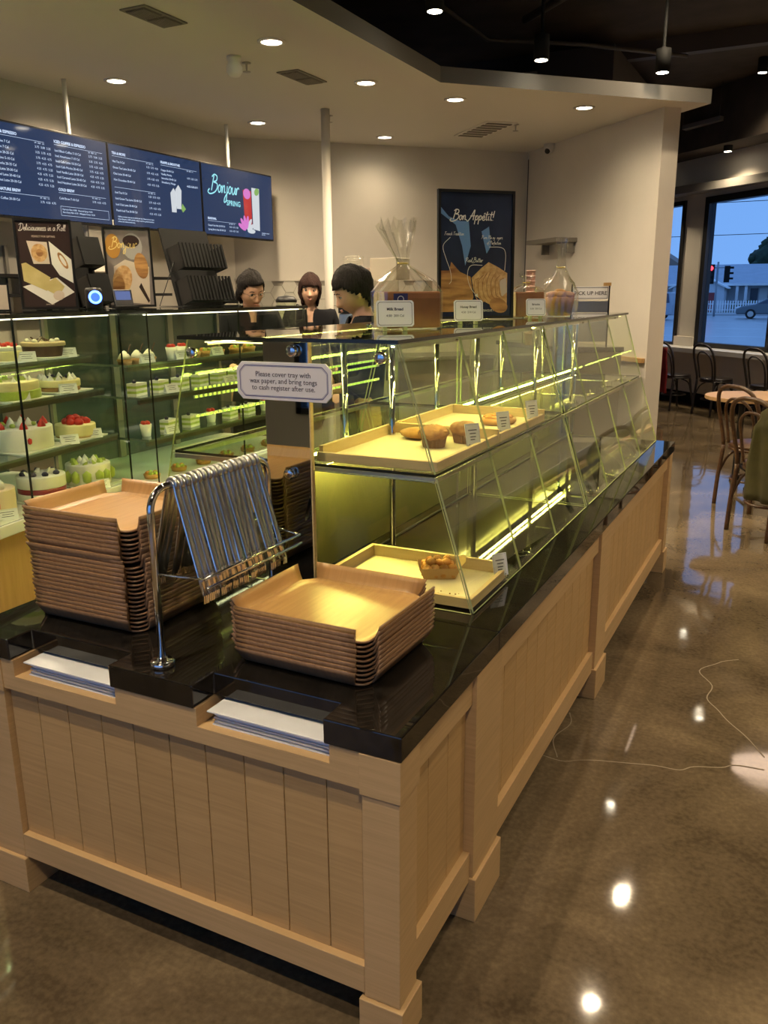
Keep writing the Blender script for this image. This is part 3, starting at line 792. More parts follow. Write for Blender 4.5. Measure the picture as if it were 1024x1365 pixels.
# ================================================================== PASTRY TRAYS AND PASTRIES IN THE CASE
def pastry_tray(x0, x1, y0, y1, z, lab, h=.042):
    t = thing('pastry_tray', lab, 'tray', ((x0 + x1) / 2, (y0 + y1) / 2, z), 0, 'pale wooden trays in the case')
    MB().box(x0 + .004, y0 + .004, z, x1 - .004, y1 - .004, z + .010).build('base', M_TRAYB, t)
    b2 = .013
    MB().box(x0, y0, z, x1, y0 + b2, z + h * .62).build('rim', M_TRAY, t, bevel=.001)
    MB().box(x0, y1 - b2, z, x1, y1, z + h).build('rim', M_TRAY, t, bevel=.001)
    MB().box(x0, y0 + b2, z, x0 + b2, y1 - b2, z + h).build('rim', M_TRAY, t, bevel=.001)
    MB().box(x1 - b2, y0 + b2, z, x1, y1 - b2, z + h * .62).build('rim', M_TRAY, t, bevel=.001)
    return t
M_TRAYB = mat('pale_birch_base', (0.78, 0.68, 0.48), 0.5, var=.04, scale=12)
ZU = ZS + .0045
pastry_tray(-.590, -.222, .690, 1.185, ZU, 'pale wooden tray on the upper shelf holding muffins')
pastry_tray(-.590, -.222, 1.195, 1.690, ZU, 'pale wooden tray behind the muffin tray on the upper shelf')
pastry_tray(-.560, -.112, .668, .965, HT + .0065, 'pale wooden tray on the lower deck holding a kraft snack boat', .045)
M_CRUST = mat('brown_crust', (0.26, 0.10, 0.03), 0.6, col2=(0.45, 0.22, 0.07), scale=40, bump=.4)
M_CUP = mat('paper_cup_brown', (0.20, 0.09, 0.03), 0.7, col2=(0.34, 0.18, 0.07), scale=40)
M_GOLD = mat('golden_pastry', (0.40, 0.17, 0.035), 0.5, col2=(0.60, 0.32, 0.09), scale=30, bump=.3)
M_ORANGE = mat('orange_pastry', (0.62, 0.22, 0.04), 0.45, col2=(0.72, 0.36, 0.08), scale=25, bump=.3)
M_KRAFT = mat('kraft_card', (0.50, 0.33, 0.15), 0.75, var=.06, scale=30)
def muffin(x, y, z, lab):
    t = thing('muffin', lab, 'muffin', (x, y, z), 0, 'muffins on the upper tray')
    mb = MB(); n = 44; vs = []; fs = []
    prof = [(.030, 0), (.034, .02), (.039, .042)]
    for (r, zz) in prof:
        for j in range(n):
            rr = r + (.0026 if j % 2 else -.0026); a = 2 * math.pi * j / n
            vs.append((rr * math.cos(a), rr * math.sin(a), zz))
    for i in range(2):
        for j in range(n): fs.append((i * n + j, i * n + (j + 1) % n, (i + 1) * n + (j + 1) % n, (i + 1) * n + j))
    fs.append(tuple(range(n))[::-1])
    mb.add(vs, fs, False).build('paper_cup', M_CUP, t, local=True)
    MB().ball((0, 0, .042), (.046, .046, .024), 24, 12, .10).build('top', M_CRUST, t, local=True)
    for k in range(14):
        a = k * 2.4; rr = .006 + .0026 * k
        MB().ball((rr * math.cos(a), rr * math.sin(a), .064 - rr * .35), (.009, .0065, .004), 7, 5, .2).build('almond_flake', M_GOLD, t, local=True)
muffin(-.355, .975, ZU + .0105, 'muffin in a pleated brown paper cup nearest on the upper tray')
muffin(-.300, 1.085, ZU + .0105, 'muffin in a pleated brown paper cup half behind the price tag')
tag(MB().ball((-.455, 1.09, ZU + .0285), (.062, .045, .018), 20, 10, .06).build('flat_bun', M_GOLD), 'flat golden bun lying behind the two muffins', 'pastry')
t = thing('danish_pastry', 'orange-topped danish pastry behind a price tag on the rear upper tray', 'pastry', (-.335, 1.50, ZU + .0105))
MB().lathe([(.0005, 0), (.055, 0), (.062, .008), (.060, .018), (.048, .022), (.0005, .020)], (-.335, 1.50, ZU + .0105), 26, sx=1.0, sy=1.25).build('base', M_GOLD, t)
for k in range(9):
    a = k * .7; MB().ball((-.335 + .036 * math.cos(a), 1.50 + .045 * math.sin(a), ZU + .033), (.018, .014, .008), 8, 6, .12).build('fruit', M_ORANGE, t)
t = thing('snack_boat', 'open kraft paper boat on the lower wooden tray', 'food tray', (-.285, .855, HT + .017))
bt = MB(); bt.M = Matrix.Translation((-.285, .855, HT + .0172)) @ Matrix.Rotation(R(28), 4, 'Z')
lo = [(-.045, -.032), (.045, -.032), (.045, .032), (-.045, .032)]; hi = [(-.060, -.046), (.060, -.046), (.060, .046), (-.060, .046)]
bt.add([(p[0], p[1], 0) for p in lo] + [(p[0], p[1], .036) for p in hi], [(3, 2, 1, 0), (0, 1, 5, 4), (1, 2, 6, 5), (2, 3, 7, 6), (3, 0, 4, 7)], False)
ob = bt.build('boat', M_KRAFT, t); md = ob.modifiers.new('thickness', 'SOLIDIFY'); md.thickness = .0012
bt = MB(); bt.M = Matrix.Translation((-.285, .855, HT + .0172)) @ Matrix.Rotation(R(28), 4, 'Z')
bt.add([(.058, -.04, .034), (.058, .04, .034), (.075, .036, .052), (.080, 0, .060), (.075, -.036, .052)], [(0, 1, 2, 3, 4)], False)
ob = bt.build('flap', M_KRAFT, t); md = ob.modifiers.new('thickness', 'SOLIDIFY'); md.thickness = .0012
random.seed(21)
k = 0
for lay, nx, ny, z in ((0, 4, 3, .012), (1, 4, 3, .030), (2, 3, 2, .046)):
    for i in range(nx):
        for j in range(ny):
            q = Matrix.Translation((-.285, .855, HT + .0172)) @ Matrix.Rotation(R(28), 4, 'Z') @ Vector(((i - (nx - 1) / 2) * .0245 + random.uniform(-.003, .003), (j - (ny - 1) / 2) * .0245 + random.uniform(-.003, .003), z + random.uniform(-.002, .002)))
            tag(MB().ball(q, (.0135, .0125, .0115), 9, 7, .13).build('pastry_bite', M_ORANGE if k % 3 else M_GOLD), 'round golden pastry bite heaped in the kraft paper boat', 'pastry', 'pastry bites in the paper boat')
            k += 1
# crumbs
mb = MB(); random.seed(2)
for i in range(16): mb.ball((-.24 + random.uniform(-.05, .07), .71 + random.uniform(-.012, .03), HT + .0175), random.uniform(.0012, .0028), 5, 4, .3)
mb.build('crumbs', M_CRUST, kind='stuff', label='brown crumbs scattered on the lower wooden tray', cat='crumbs')
# price tags on wire clips
def price_tag(x, y, z, rz, lab, w=.050, h=.066, title='Muffin', lift=.018, tilt=14, card=True, grp='price tags in the pastry case'):
    t = thing('price_tag' if card else 'tag_holder', lab, 'price tag' if card else 'tag holder', (x, y, z), rz, grp)
    mb = MB(); 
    mb.tube([(-w * .5, .03, .002), (w * .5, .03, .002), (w * .5, -.004, .002), (-w * .5, -.004, .002)], .0016, 6, closed=True)
    mb.tube([(-w * .3, -.004, .002), (-w * .3, -.004, lift + .006)], .0012, 6).tube([(w * .3, -.004, .002), (w * .3, -.004, lift + .006)], .0012, 6)
    mb.build('wire_clip', M_CHROME, t, local=True)
    if card:
        M = Matrix.Translation((0, -.004, lift)) @ Matrix.Rotation(R(90 - tilt), 4, 'X')
        c = MB(); c.M = M; c.box(-w / 2, 0, -.0006, w / 2, h, .0006); o = c.build('card', M_WHITE, t, local=True)
        ln = MB(); ln.M = M
        for a, b2, yy in ((.2, .8, .70), (.28, .72, .55), (.3, .7, .40), (.3, .62, .28)):
            ribbon(ln, [(-w / 2 + w * a, h * yy), (-w / 2 + w * b2, h * yy)], h * .045, .0012)
        ln.build('print', M_INK, o, local=True)
        outline([(-w * .45, h * .05), (w * .45, h * .05), (w * .45, h * .95), (-w * .45, h * .95)], w * .012, M_INKB, t, chain(t) @ M, .0011)
    return t
AZ = R(54)
price_tag(xr(ZS) - .030, 1.005, ZU, AZ, 'white price tag standing before the muffins on the upper shelf')
price_tag(xr(ZS) - .030, 1.285, ZU, AZ, 'white price tag standing before the orange danish on the upper shelf')
price_tag(xr(ZS) - .030, 1.600, ZU, AZ, 'white price tag at the far end of the rear upper tray')
price_tag(xr(ZL) - .020, .930, HT + .0015, AZ, 'white price tag clipped on the lower deck by the snack boat tray')
tp = None
for y, z in [(1.20, 0), (2.16, 0), (2.50, 0), (2.56, 0), (3.0, 0), (3.30, 0), (1.75, 1), (2.2, 1), (2.55, 1), (2.9, 1), (3.25, 1)]:
    x = (xr(ZS) - .035) if z else (xr(ZL) - .026)
    if tp is None: tp = price_tag(x, y, HT + .0015, AZ, 'empty chrome tag holder on the lower deck of the glass case', card=False, grp='empty tag holders on the lower deck')
    else:
        o = dup(tp, (x, y, ZU if z else HT + .0015), AZ)
        if z: o['label'] = 'empty chrome tag holder on the upper shelf of the glass case'; o['group'] = 'empty tag holders on the upper shelf'

# ================================================================== SCRIPT LETTERS (monoline strokes)
GL = {
 'B': (1.5, [[(.55, 2.1), (.35, 1.2), (.15, .1)], [(.1, 1.9), (.6, 2.25), (1.2, 2.05), (1.15, 1.5), (.55, 1.25), (1.3, 1.1), (1.35, .45), (.8, -.1), (-.1, -.35), (-.6, -.1), (-.3, .3)]]),
 'A': (1.6, [[(-.5, .1), (-.1, -.25), (.5, .6), (1.25, 2.2), (1.25, 1.2), (1.2, 0)], [(.35, .85), (1.5, .95)]]),
 'D': (1.6, [[(.6, 2.1), (.35, 1), (.2, .1)], [(-.2, 1.7), (.5, 2.2), (1.3, 1.9), (1.4, .9), (.8, 0), (-.1, -.15), (-.3, .2)]]),
 'R': (1.5, [[(.5, 2.0), (.3, 1), (.1, -.1)], [(-.1, 1.6), (.6, 2.2), (1.2, 1.9), (1.0, 1.3), (.45, 1.1), (.9, .6), (1.4, 0)]]),
 'F': (1.2, [[(.1, 1.9), (.6, 2.0), (1.3, 2.0)], [(.65, 2.0), (.45, 1), (.2, -.1)], [(.3, 1.05), (.9, 1.1)]]),
 'T': (1.2, [[(.0, 1.9), (.6, 2.0), (1.3, 2.05)], [(.65, 2.0), (.5, 1), (.3, 0)]]),
 'P': (1.3, [[(.5, 2.0), (.3, 1), (.1, -.1)], [(.0, 1.7), (.6, 2.2), (1.2, 1.8), (.9, 1.2), (.4, 1.0)]]),
 'M': (1.9, [[(.0, .0), (.35, 1.9), (.7, .5), (1.15, 1.9), (1.4, 0)]]),
 'o': (.85, [[(.75, .75), (.4, 1.0), (.1, .55), (.3, .02), (.65, .2), (.7, .7), (.95, .8)]]),
 'a': (.95, [[(.75, .85), (.35, 1.0), (.08, .5), (.3, .0), (.65, .4), (.78, .95), (.75, .2), (.98, .1)]]),
 'n': (.95, [[(.1, 1.0), (.15, .0), (.3, .7), (.6, 1.0), (.72, .6), (.7, .1), (1.0, .15)]]),
 'm': (1.35, [[(.1, 1.0), (.12, 0), (.3, .8), (.5, .95), (.58, .1), (.75, .85), (1.0, .95), (1.1, .1), (1.35, .15)]]),
 'j': (.6, [[(.35, 1.0), (.35, 0), (.25, -1.0), (-.15, -1.2), (-.1, -.6), (.6, .25)], [(.38, 1.4), (.42, 1.5)]]),
 'u': (.95, [[(.1, .95), (.12, .2), (.4, 0), (.7, .5), (.78, .95), (.78, .15), (1.0, .12)]]),
 'r': (.7, [[(.1, .9), (.15, 0), (.25, .7), (.55, 1.0), (.72, .8)]]),
 'p': (.9, [[(.15, 1.0), (.08, -.9)], [(.12, .4), (.4, 1.0), (.75, .7), (.55, .1), (.15, .15)]]),
 'e': (.8, [[(.1, .45), (.65, .6), (.5, 1.0), (.12, .7), (.15, .15), (.5, .0), (.85, .3)]]),
 'é': (.8, [[(.1, .45), (.65, .6), (.5, 1.0), (.12, .7), (.15, .15), (.5, .0), (.85, .3)], [(.35, 1.3), (.65, 1.6)]]),
 't': (.62, [[(.35, 1.9), (.25, .6), (.35, .05), (.6, .15)], [(-.05, 1.25), (.75, 1.35)]]),
 'i': (.5, [[(.22, .95), (.2, .15), (.5, .1)], [(.27, 1.35), (.29, 1.45)]]),
 'l': (.5, [[(.1, .3), (.4, 1.7), (.3, 2.0), (.18, 1.2), (.25, .1), (.5, .1)]]),
 'h': (.9, [[(.3, 2.0), (.12, 0), (.3, .7), (.6, .95), (.7, .1), (.95, .12)]]),
 'd': (.95, [[(.7, .8), (.35, 1.0), (.1, .5), (.3, 0), (.65, .4), (.85, 2.0), (.75, .15), (.98, .1)]]),
 'c': (.75, [[(.65, .85), (.35, 1.0), (.1, .5), (.3, .02), (.75, .25)]]),
 's': (.65, [[(.55, .9), (.25, 1.0), (.2, .7), (.55, .4), (.4, .0), (.05, .1)]]),
 'y': (.85, [[(.1, .95), (.2, .3), (.5, .3), (.72, .95), (.6, 0), (.35, -.9), (.0, -.7)]]),
 'f': (.6, [[(.6, 1.8), (.4, 2.0), (.3, 1), (.2, -.8)], [(.0, .9), (.6, 1.0)]]),
 'g': (.85, [[(.7, .85), (.3, 1.0), (.1, .5), (.35, .1), (.7, .8), (.65, -.5), (.3, -.9), (.0, -.6)]]),
 '!': (.5, [[(.35, 2.1), (.25, .6)], [(.2, .1), (.22, .0)]]),
 ' ': (.6, []),
}
def script_text(text, M, size, w, m, parent, slant=.18, name='script_lettering'):
    mb = MB(); mb.M = M; x = 0
    for ch in text:
        adv, st = GL.get(ch, (.7, []))
        for s_ in st:
            p = smooth_path([((x + a + slant * b2) * size, b2 * size, 0) for a, b2 in s_], 5)
            ribbon(mb, p, w, .0008)
        x += adv
    return mb.build(name, m, parent)
def poly2(M, pts, m, parent, lift, name='print_patch'):
    mb = MB(); mb.M = M; mb.prism([(p[0], p[1]) for p in pts], 0.0, lift); return mb.build(name, m, parent)
def ell(cx, cy, rx, ry, a=0, n=18, f=1.0):
    c, s = math.cos(R(a)), math.sin(R(a))
    return [(cx + rx * math.cos(t) * c - ry * math.sin(t) * s, cy + rx * math.cos(t) * s + ry * math.sin(t) * c) for t in [2 * math.pi * f * i / n for i in range(n)]]

# ================================================================== MENU SCREENS
M_SCR = emat('screen_navy', (0.018, 0.036, 0.092), 0.5)
M_TXT = emat('screen_text', (0.62, 0.76, 1.0), 0.5 * .95)
M_TXTC = emat('screen_text_cyan', (0.35, 0.85, 0.95), 0.5 * .9)
M_SPINK = emat('screen_pink', (0.85, 0.25, 0.75), 0.5 * .7)
M_SRED = emat('screen_red', (0.75, 0.05, 0.05), 0.5 * .6)
M_SWHITE = emat('screen_pale', (0.75, 0.80, 0.85), 0.5 * .75)
M_SGREEN = emat('screen_green', (0.3, 0.55, 0.15), 0.5 * .7)
XT, ZT0, ZT1, TW = -4.10, 2.050, 2.638, 1.058
TH = ZT1 - ZT0
def screen(y0, lab):
    t = thing('menu_screen', lab, 'screen', (XT, y0 + TW / 2, ZT0), 0, 'menu screens above the cake counter')
    MB().box(XT - .045, y0 + .002, ZT0, XT, y0 + TW - .002, ZT1).build('bezel', M_BLACK, t, bevel=.002)
    t = MB().box(XT, y0 + .012, ZT0 + .014, XT + .0015, y0 + TW - .012, ZT1 - .012).build('display', M_SCR, t)
    M = frame((XT + .002, y0, ZT0), (0, 1, 0), (0, 0, 1))
    return t, M
def at(M, x, y): return M @ Matrix.Translation((x, y, 0))
def column(t, M, x, y, head, items, prices, px, size=.0215, gap=.0335, width=.44):
    lettering(head, at(M, x, y), size * 1.15, M_TXT, t, bold=.0008)
    ln = MB(); ln.M = M; ribbon(ln, [(x, y - size * 1.5), (x + width, y - size * 1.5)], .002, .0003); ln.build('rule', M_TXT, t)
    lettering('\n'.join(items), at(M, x, y - size * 2.7), size, M_TXT, t, line=gap / size)
    lettering('SM   MED   LG', at(M, px, y - size * 1.7), size * .6, M_TXT, t)
    lettering('\n'.join(prices), at(M, px, y - size * 2.7), size * .92, M_TXT, t, line=gap / (size * .92), space=1.05)
Y_T1 = 3.653 - TW
t, M = screen(Y_T1, 'menu screen listing coffee and espresso, cut by the photo edge')
pr = ['2.75  3.00  3.25', '3.25  3.75  4.25', '3.75  4.25  4.75', '3.75  4.25  4.75', '4.25  4.75  5.25', '4.25  4.75  5.25', '4.25  4.75  5.25', '4.25  4.75  5.25']
column(t, M, .04, .53, 'COFFEE & ESPRESSO', ['Black Coffee 7 Cal', 'Americano 7 Cal', 'Cafe Latte 20-25 Cal', 'Cappuccino 5-10 Cal', 'Cafe Mocha 20-25 Cal', 'Vanilla Latte 20-30 Cal', 'Caramel Latte 20-40 Cal', 'Hazelnut Latte 20-30 Cal'], pr, .40)
column(t, M, .04, .185, 'SIGNATURE BREW', ['Milk Coffee 20-30 Cal'], ['3.75  4.25  4.75'], .40)
column(t, M, .565, .53, 'ICED COFFEE & ESPRESSO', ['Iced Black Coffee 7-10 Cal', 'Iced Americano 7-10 Cal', 'Iced Cafe Latte 10-20 Cal', 'Iced Cafe Mocha 20-40 Cal', 'Iced Vanilla Latte 20-30 Cal', 'Iced Caramel Latte 20-40 Cal', 'Iced Hazelnut Latte 20-30 Cal'], pr[:7], .87)
column(t, M, .565, .225, 'COLD BREW', ['Cold Brew 7-10 Cal'], ['3.75  4.25  4.75'], .87)
outline([(.57, .045), (1.02, .045), (1.02, .105), (.57, .105)], .002, M_TXT, t, M, .0004, 'note_frame')
lettering('Espresso Shot +0.80   Flavored Syrup +0.70\nNon-Dairy Milk +0.70   Whipped Cream +0.50', at(M, .585, .094), .0155, M_TXT, t, line=1.25)
t, M = screen(3.657, 'menu screen listing tea, frappe and smoothie with two pale drinks')
column(t, M, .04, .53, 'TEA & MORE', ['Hot Tea 0 Cal', 'Green Tea Latte 30-40 Cal', 'Chai Latte 30-40 Cal', 'Hot Chocolate 30-40 Cal'], pr[1:5], .40, gap=.042)
column(t, M, .04, .315, '', ['Iced Tea 0 Cal', 'Iced Green Tea Latte 30-40 Cal', 'Iced Chai Latte 30-40 Cal', 'Peach Iced Tea 20-30 Cal'], pr[1:5], .40, gap=.042)
column(t, M, .565, .53, 'FRAPPE & SMOOTHIE', ['Frappe 30-40 Cal\nVanilla, Mocha', 'Smoothie 30-40 Cal\nStrawberry, Mango'], ['', '4.75  5.25  5.75', '', '4.75  5.25  5.75'], .88, gap=.030)
lettering('Caffeine content may vary by drink and size. Please ask our team\nabout allergens. 2,000 calories a day is used for general nutrition\nadvice, but calorie needs vary.', at(M, .05, .085), .015, M_TXT, t, line=1.15)
for dx, dy in ((.0, .0), (.062, .03)):
    poly2(M, [(.665 + dx, .155 + dy), (.72 + dx, .155 + dy), (.735 + dx, .30 + dy), (.70 + dx, .34 + dy), (.66 + dx, .30 + dy)], M_SWHITE, t, .0006, 'drink_picture')
poly2(M, [(.80, .16), (.84, .19), (.80, .23), (.78, .19)], M_SGREEN, t, .0005, 'leaf_picture')
lettering('Whipped Cream +0.50', at(M, .87, .375), .013, M_TXT, t)
t, M = screen(4.719, 'menu screen reading Bonjour Spring beside a red drink')
script_text('Bonjour', at(M, .12, .365), .062, .011, M_TXTC, t)
lettering('SPRING', at(M, .335, .318), .062, M_TXTC, t, bold=.001)
poly2(M, [(.60, .12), (.71, .09), (.71, .42), (.585, .42)], M_SRED, t, .0005, 'drink_picture')
poly2(M, ell(.645, .39, .055, .045), M_SPINK, t, .0008, 'drink_picture')
poly2(M, [(.725, .09), (.83, .08), (.84, .45), (.72, .45)], M_SWHITE, t, .0006, 'drink_picture')
poly2(M, ell(.80, .42, .04, .03, 30), M_SGREEN, t, .0009, 'lime_picture')
for a in range(0, 180, 26):
    poly2(M, ell(.62 + .075 * math.cos(R(a)), .07 + .075 * math.sin(R(a)), .06, .02, a), M_SPINK if a > 60 else M_SWHITE, t, .001 + a * 1e-6, 'petal_picture')
column(t, M, .06, .155, 'SEASONAL', ['Grape Fruit Ade 20-30 Cal', 'Spring Berry Ade 20-30 Cal'], ['4.25  4.75  5.25', '4.25  4.75  5.25'], .36, width=.40)
lettering('Available for a limited\ntime only', at(M, .86, .07), .014, M_TXT, t)
for i, y in enumerate((3.37, 5.20)):
    MB().cyl((XT - .07, y, 2.25), (XT - .07, y, 2.999), .016, 14).box(XT - .10, y - .06, 2.2, XT - .046, y + .06, 2.45).build('screen_pole', M_TRIM, label=('white ceiling pole carrying the coffee menu screen' if i == 0 else 'white ceiling pole carrying the Bonjour Spring menu screen'), cat='pole')
MB().cyl((XT - .07, 4.2, 2.25), (XT - .07, 4.2, 2.44), .016, 14).box(XT - .09, 3.0, 2.30, XT - .05, 5.6, 2.34).build('screen_rail', M_TRIM, label='white rail behind the row of menu screens', cat='rail')

# ================================================================== CAKE DISPLAY CASES
M_SHELFG = glassmat('shelf_glass', (0.80, 0.88, 0.84), f0=0.08)
M_SEDGE = mat('shelf_edge', (0.16, 0.19, 0.17), 0.2)
M_LEDW = emat('led_cool', (1.0, 0.93, 0.68), 2.4)
M_DECK = mat('white_deck', (0.66, 0.66, 0.60), 0.35)
M_CBACK = mat('case_back_glass', (0.10, 0.13, 0.14), 0.08)
M_CASEF = mat('case_frame', (0.10, 0.10, 0.09), 0.35, .6)
def cake_case(name, lab, F, length, depth, shelves, deck, top, splits, endpanes, loc):
    # F: local x along the front, y towards the back, z up
    t = thing(name, lab, 'display case', loc)
    def mk(): q = MB(); q.M = F; return q
    mk().box(0, .02, .06, length, depth, deck - .045).build('wood_base', M_OAKV, t)
    mk().box(.02, .05, 0, length - .02, depth - .03, .06).build('plinth', M_BLACKM, t)
    mk().box(-.002, -.012, deck - .045, length + .002, depth, deck).build('deck', M_DECK, t, bevel=.003)
    mk().box(0, depth - .012, deck, length, depth, top - .016).build('back_doors', M_CBACK, t)
    n = max(2, int(length / .36))
    for i in range(n + 1):
        x = length * i / n; mk().box(max(0, x - .02), depth - .03, deck, min(length, x + .02), depth - .012, top - .016).build('back_post', M_GREYSTEEL, t)
    mk().prism([(-.004, -.006), (length + .004, -.006), (length + .004, depth), (-.004, depth)], top - .014, top, mi=0, side=1).build('top_glass', [M_GLASSTOP, M_GEDGED], t)
    for (z, d0) in shelves:
        mk().pane((0.01, d0, z - .005), (length - .01, d0, z - .005), (length - .01, depth - .04, z - .005), (.01, depth - .04, z - .005), .01, 1).build('shelf', [M_SHELFG, M_SEDGE], t)
        mk().box(.01, d0 + .004, z - .030, length - .01, d0 + .02, z - .0105).build('shelf_rail', M_CASEF, t)
        mk().box(.03, d0 + .022, z - .022, length - .03, d0 + .030, z - .0105).build('led_strip', M_LEDW, t)
    mk().box(.03, .034, top - .0215, length - .03, .046, top - .0175).build('led_strip', M_LEDW, t)
    xs = [0] + list(splits) + [length]
    for i in range(len(xs) - 1):
        mk().pane((xs[i] + .003, 0, deck), (xs[i + 1] - .003, 0, deck), (xs[i + 1] - .003, 0, top - .016), (xs[i] + .003, 0, top - .016), .006).build('front_pane', [M_GLASS, M_GEDGED], t)
    for x in endpanes:
        mk().pane((x, .004, deck), (x, depth - .014, deck), (x, depth - .014, top - .016), (x, .004, top - .016), .006).build('end_pane', [M_GLASS, M_GEDGED], t)
    return t
dA = Vector((-.152, .988, 0)).normalized(); bA = Vector((-dA.y, dA.x, 0))
FA = Matrix(((dA.x, bA.x, 0, -1.783), (dA.y, bA.y, 0, -.387), (0, 0, 1, 0), (0, 0, 0, 1)))
cake_case('cake_case', 'tall glass cake case on an amber wood base, three shelves of whole cakes', FA, 1.93, .70, [(1.303, .15), (1.16, .10), (.96, .05)], .747, 1.495, [.64, 1.28], [0.004, 1.926], (-2.3, .5, 0))
FB = Matrix(((0, -1, 0, -1.95), (1, 0, 0, 1.55), (0, 0, 1, 0), (0, 0, 0, 1)))
cake_case('cake_case', 'glass pastry-slice case behind the sloped case, black price rack on its top', FB, 1.31, .65, [(1.257, .138), (1.114, .078), (.927, .05)], .729, 1.495, [.66], [.004, 1.306], (-2.3, 2.1, 0))

M_CREAM = mat('white_cream', (0.86, 0.82, 0.72), 0.5, var=.03, scale=20)
M_CREAMY = mat('yellow_cream', (0.85, 0.74, 0.40), 0.5, var=.06, scale=15)
M_CHOC = mat('chocolate', (0.07, 0.03, 0.018), 0.4, var=.3, scale=30)
M_STRAW = mat('strawberry', (0.62, 0.035, 0.025), 0.3, var=.3, scale=40)
M_KIWI = mat('green_fruit', (0.42, 0.52, 0.09), 0.35, var=.25, scale=25)
M_BERRY = mat('dark_berry', (0.03, 0.025, 0.06), 0.4)
M_BURG = mat('burgundy_jelly', (0.25, 0.02, 0.04), 0.3)
M_SPONGE = mat('sponge', (0.62, 0.42, 0.20), 0.8, var=.1, scale=50)
M_PEACH = mat('peach_cream', (0.75, 0.58, 0.45), 0.5)
M_TARTS = mat('tart_shell', (0.38, 0.20, 0.08), 0.6, var=.15, scale=40)
M_COCOA = mat('cocoa_cream', (0.55, 0.42, 0.27), 0.6)
def sway(prof_r, h): return [(.0005, 0), (prof_r * .985, 0), (prof_r, .006), (prof_r, h - .008), (prof_r * .985, h - .002), (prof_r * .95, h), (.0005, h)]
def cake(x, y, z, r, h, lab, layers, bits=(), board=True, grp='cakes in the display cases', sy=1.0, seed=1, name='cake'):
    random.seed(seed)
    t = thing(name, lab, 'cake', (x, y, z), R(8), grp)
    z0 = 0
    if board:
        MB().box(-r - .010, -r - .010, .0008, r + .010, r + .010, .006).build('cake_board', M_DECK, t, local=True, bevel=.001); z0 = .006
    for i, (f0, f1, m, k) in enumerate(layers):
        a, b2 = z0 + h * f0, z0 + h * f1; rr = r * k
        MB().lathe([(.0005, a), (rr * .99, a), (rr, a + .003), (rr, b2 - .004), (rr * .98, b2), (.0005, b2)], (0, 0, 0), 30, sy=sy).build('layer', m, t, local=True)
    for (kind, m, n, rad, size, dz, name_) in bits:
        for i in range(n):
            a = 2 * math.pi * (i + random.uniform(-.2, .2)) / max(n, 1) + seed; q = rad * r + random.uniform(-.008, .008)
            px, py, pz = q * math.cos(a), q * math.sin(a) * sy, z0 + h + dz
            mb = MB()
            if kind == 'ball': mb.ball((px, py, pz + size * .6), (size, size * .9, size * .8), 9, 7, .1)
            elif kind == 'cone': mb.lathe([(.0005, -.002), (size, 0), (size * .75, size * .8), (size * .3, size * 1.5), (.0005, size * 1.9)], (px, py, pz), 9)
            elif kind == 'wedge':
                mb.M = Matrix.Translation((px, py, pz)) @ Matrix.Rotation(random.uniform(0, 6), 4, 'Z') @ Matrix.Rotation(R(random.uniform(20, 60)), 4, 'X')
                mb.add([(-size, -size * .3, 0), (size, -size * .3, 0), (size * .4, size * .3, size * 1.2), (-size * .4, size * .3, size * 1.2), (0, size * .5, 0)], [(0, 1, 2, 3), (1, 4, 2), (4, 0, 3), (4, 3, 2), (0, 4, 1)], False)
            elif kind == 'stick':
                mb.M = Matrix.Translation((px, py, pz + .004)) @ Matrix.Rotation(random.uniform(0, 6), 4, 'Z') @ Matrix.Rotation(R(random.uniform(10, 35)), 4, 'Y')
                mb.box(-size, -.004, 0, size, .004, .004)
            elif kind == 'side':
                px, py = r * math.cos(a) * 1.0, r * math.sin(a) * sy
                mb.lathe([(.0005, -size), (size * .6, -size * .6), (size * .65, size * .5), (.0005, size)], (px * .985, py * .985, z0 + h * .45), 8)
            mb.build(name_, m, t, local=True)
    return t
WC = [(0, 1, M_CREAM, 1)]
# first case: top shelf, second, third, deck
cake(-2.278, 1.06, 1.3035, .08, .055, 'red berry tart with a pale rim at the left photo edge, top shelf', [(0, .7, M_CREAMY, 1), (.7, 1, M_CREAM, .97)], [('ball', M_STRAW, 9, .65, .014, -.004, 'berry')], seed=3)
cake(-2.316, 1.307, 1.3035, .091, .060, 'dark chocolate cake with a cream rim and chocolate shards, top shelf', [(0, .729, M_CHOC, .93), (.72, 1, M_COCOA, 1.0)], [('stick', M_CHOC, 7, .4, .026, .0, 'chocolate_shard'), ('ball', M_CREAM, 5, .7, .012, -.003, 'cream_dot')], seed=5)
cake(-2.205, 1.02, 1.1605, .105, .068, 'yellow-green kiwi roll cake, second shelf', [(0, .5, M_KIWI, 1.02), (.3, 1, M_CREAMY, .97)], [('wedge', M_KIWI, 6, .5, .018, -.006, 'kiwi_slice'), ('cone', M_CREAM, 6, .75, .013, -.006, 'cream_peak')], seed=7, sy=1.2)
cake(-2.256, 1.311, 1.1605, .092, .046, 'cream-topped tart on a brown crust, dark berries on it, second shelf', [(0, .38, M_TARTS, .97), (.38, 1, M_CREAMY, 1.0)], [('cone', M_CREAM, 11, .78, .017, -.008, 'cream_peak'), ('ball', M_BERRY, 4, .5, .011, .002, 'berry'), ('wedge', M_KIWI, 3, .45, .014, .002, 'fruit_slice')], seed=9)
cake(-2.205, 1.04, .9605, .130, .085, 'large white cream cake crowned with strawberries and berries, third shelf', WC, [('cone', M_STRAW, 7, .80, .018, -.002, 'strawberry'), ('ball', M_BERRY, 5, .62, .012, 0, 'berry'), ('ball', M_KIWI, 4, .45, .012, .0, 'grape'), ('cone', M_CREAM, 5, .35, .018, 0, 'cream_peak'), ('side', M_STRAW, 2, 1, .014, 0, 'side_berry')], seed=2)
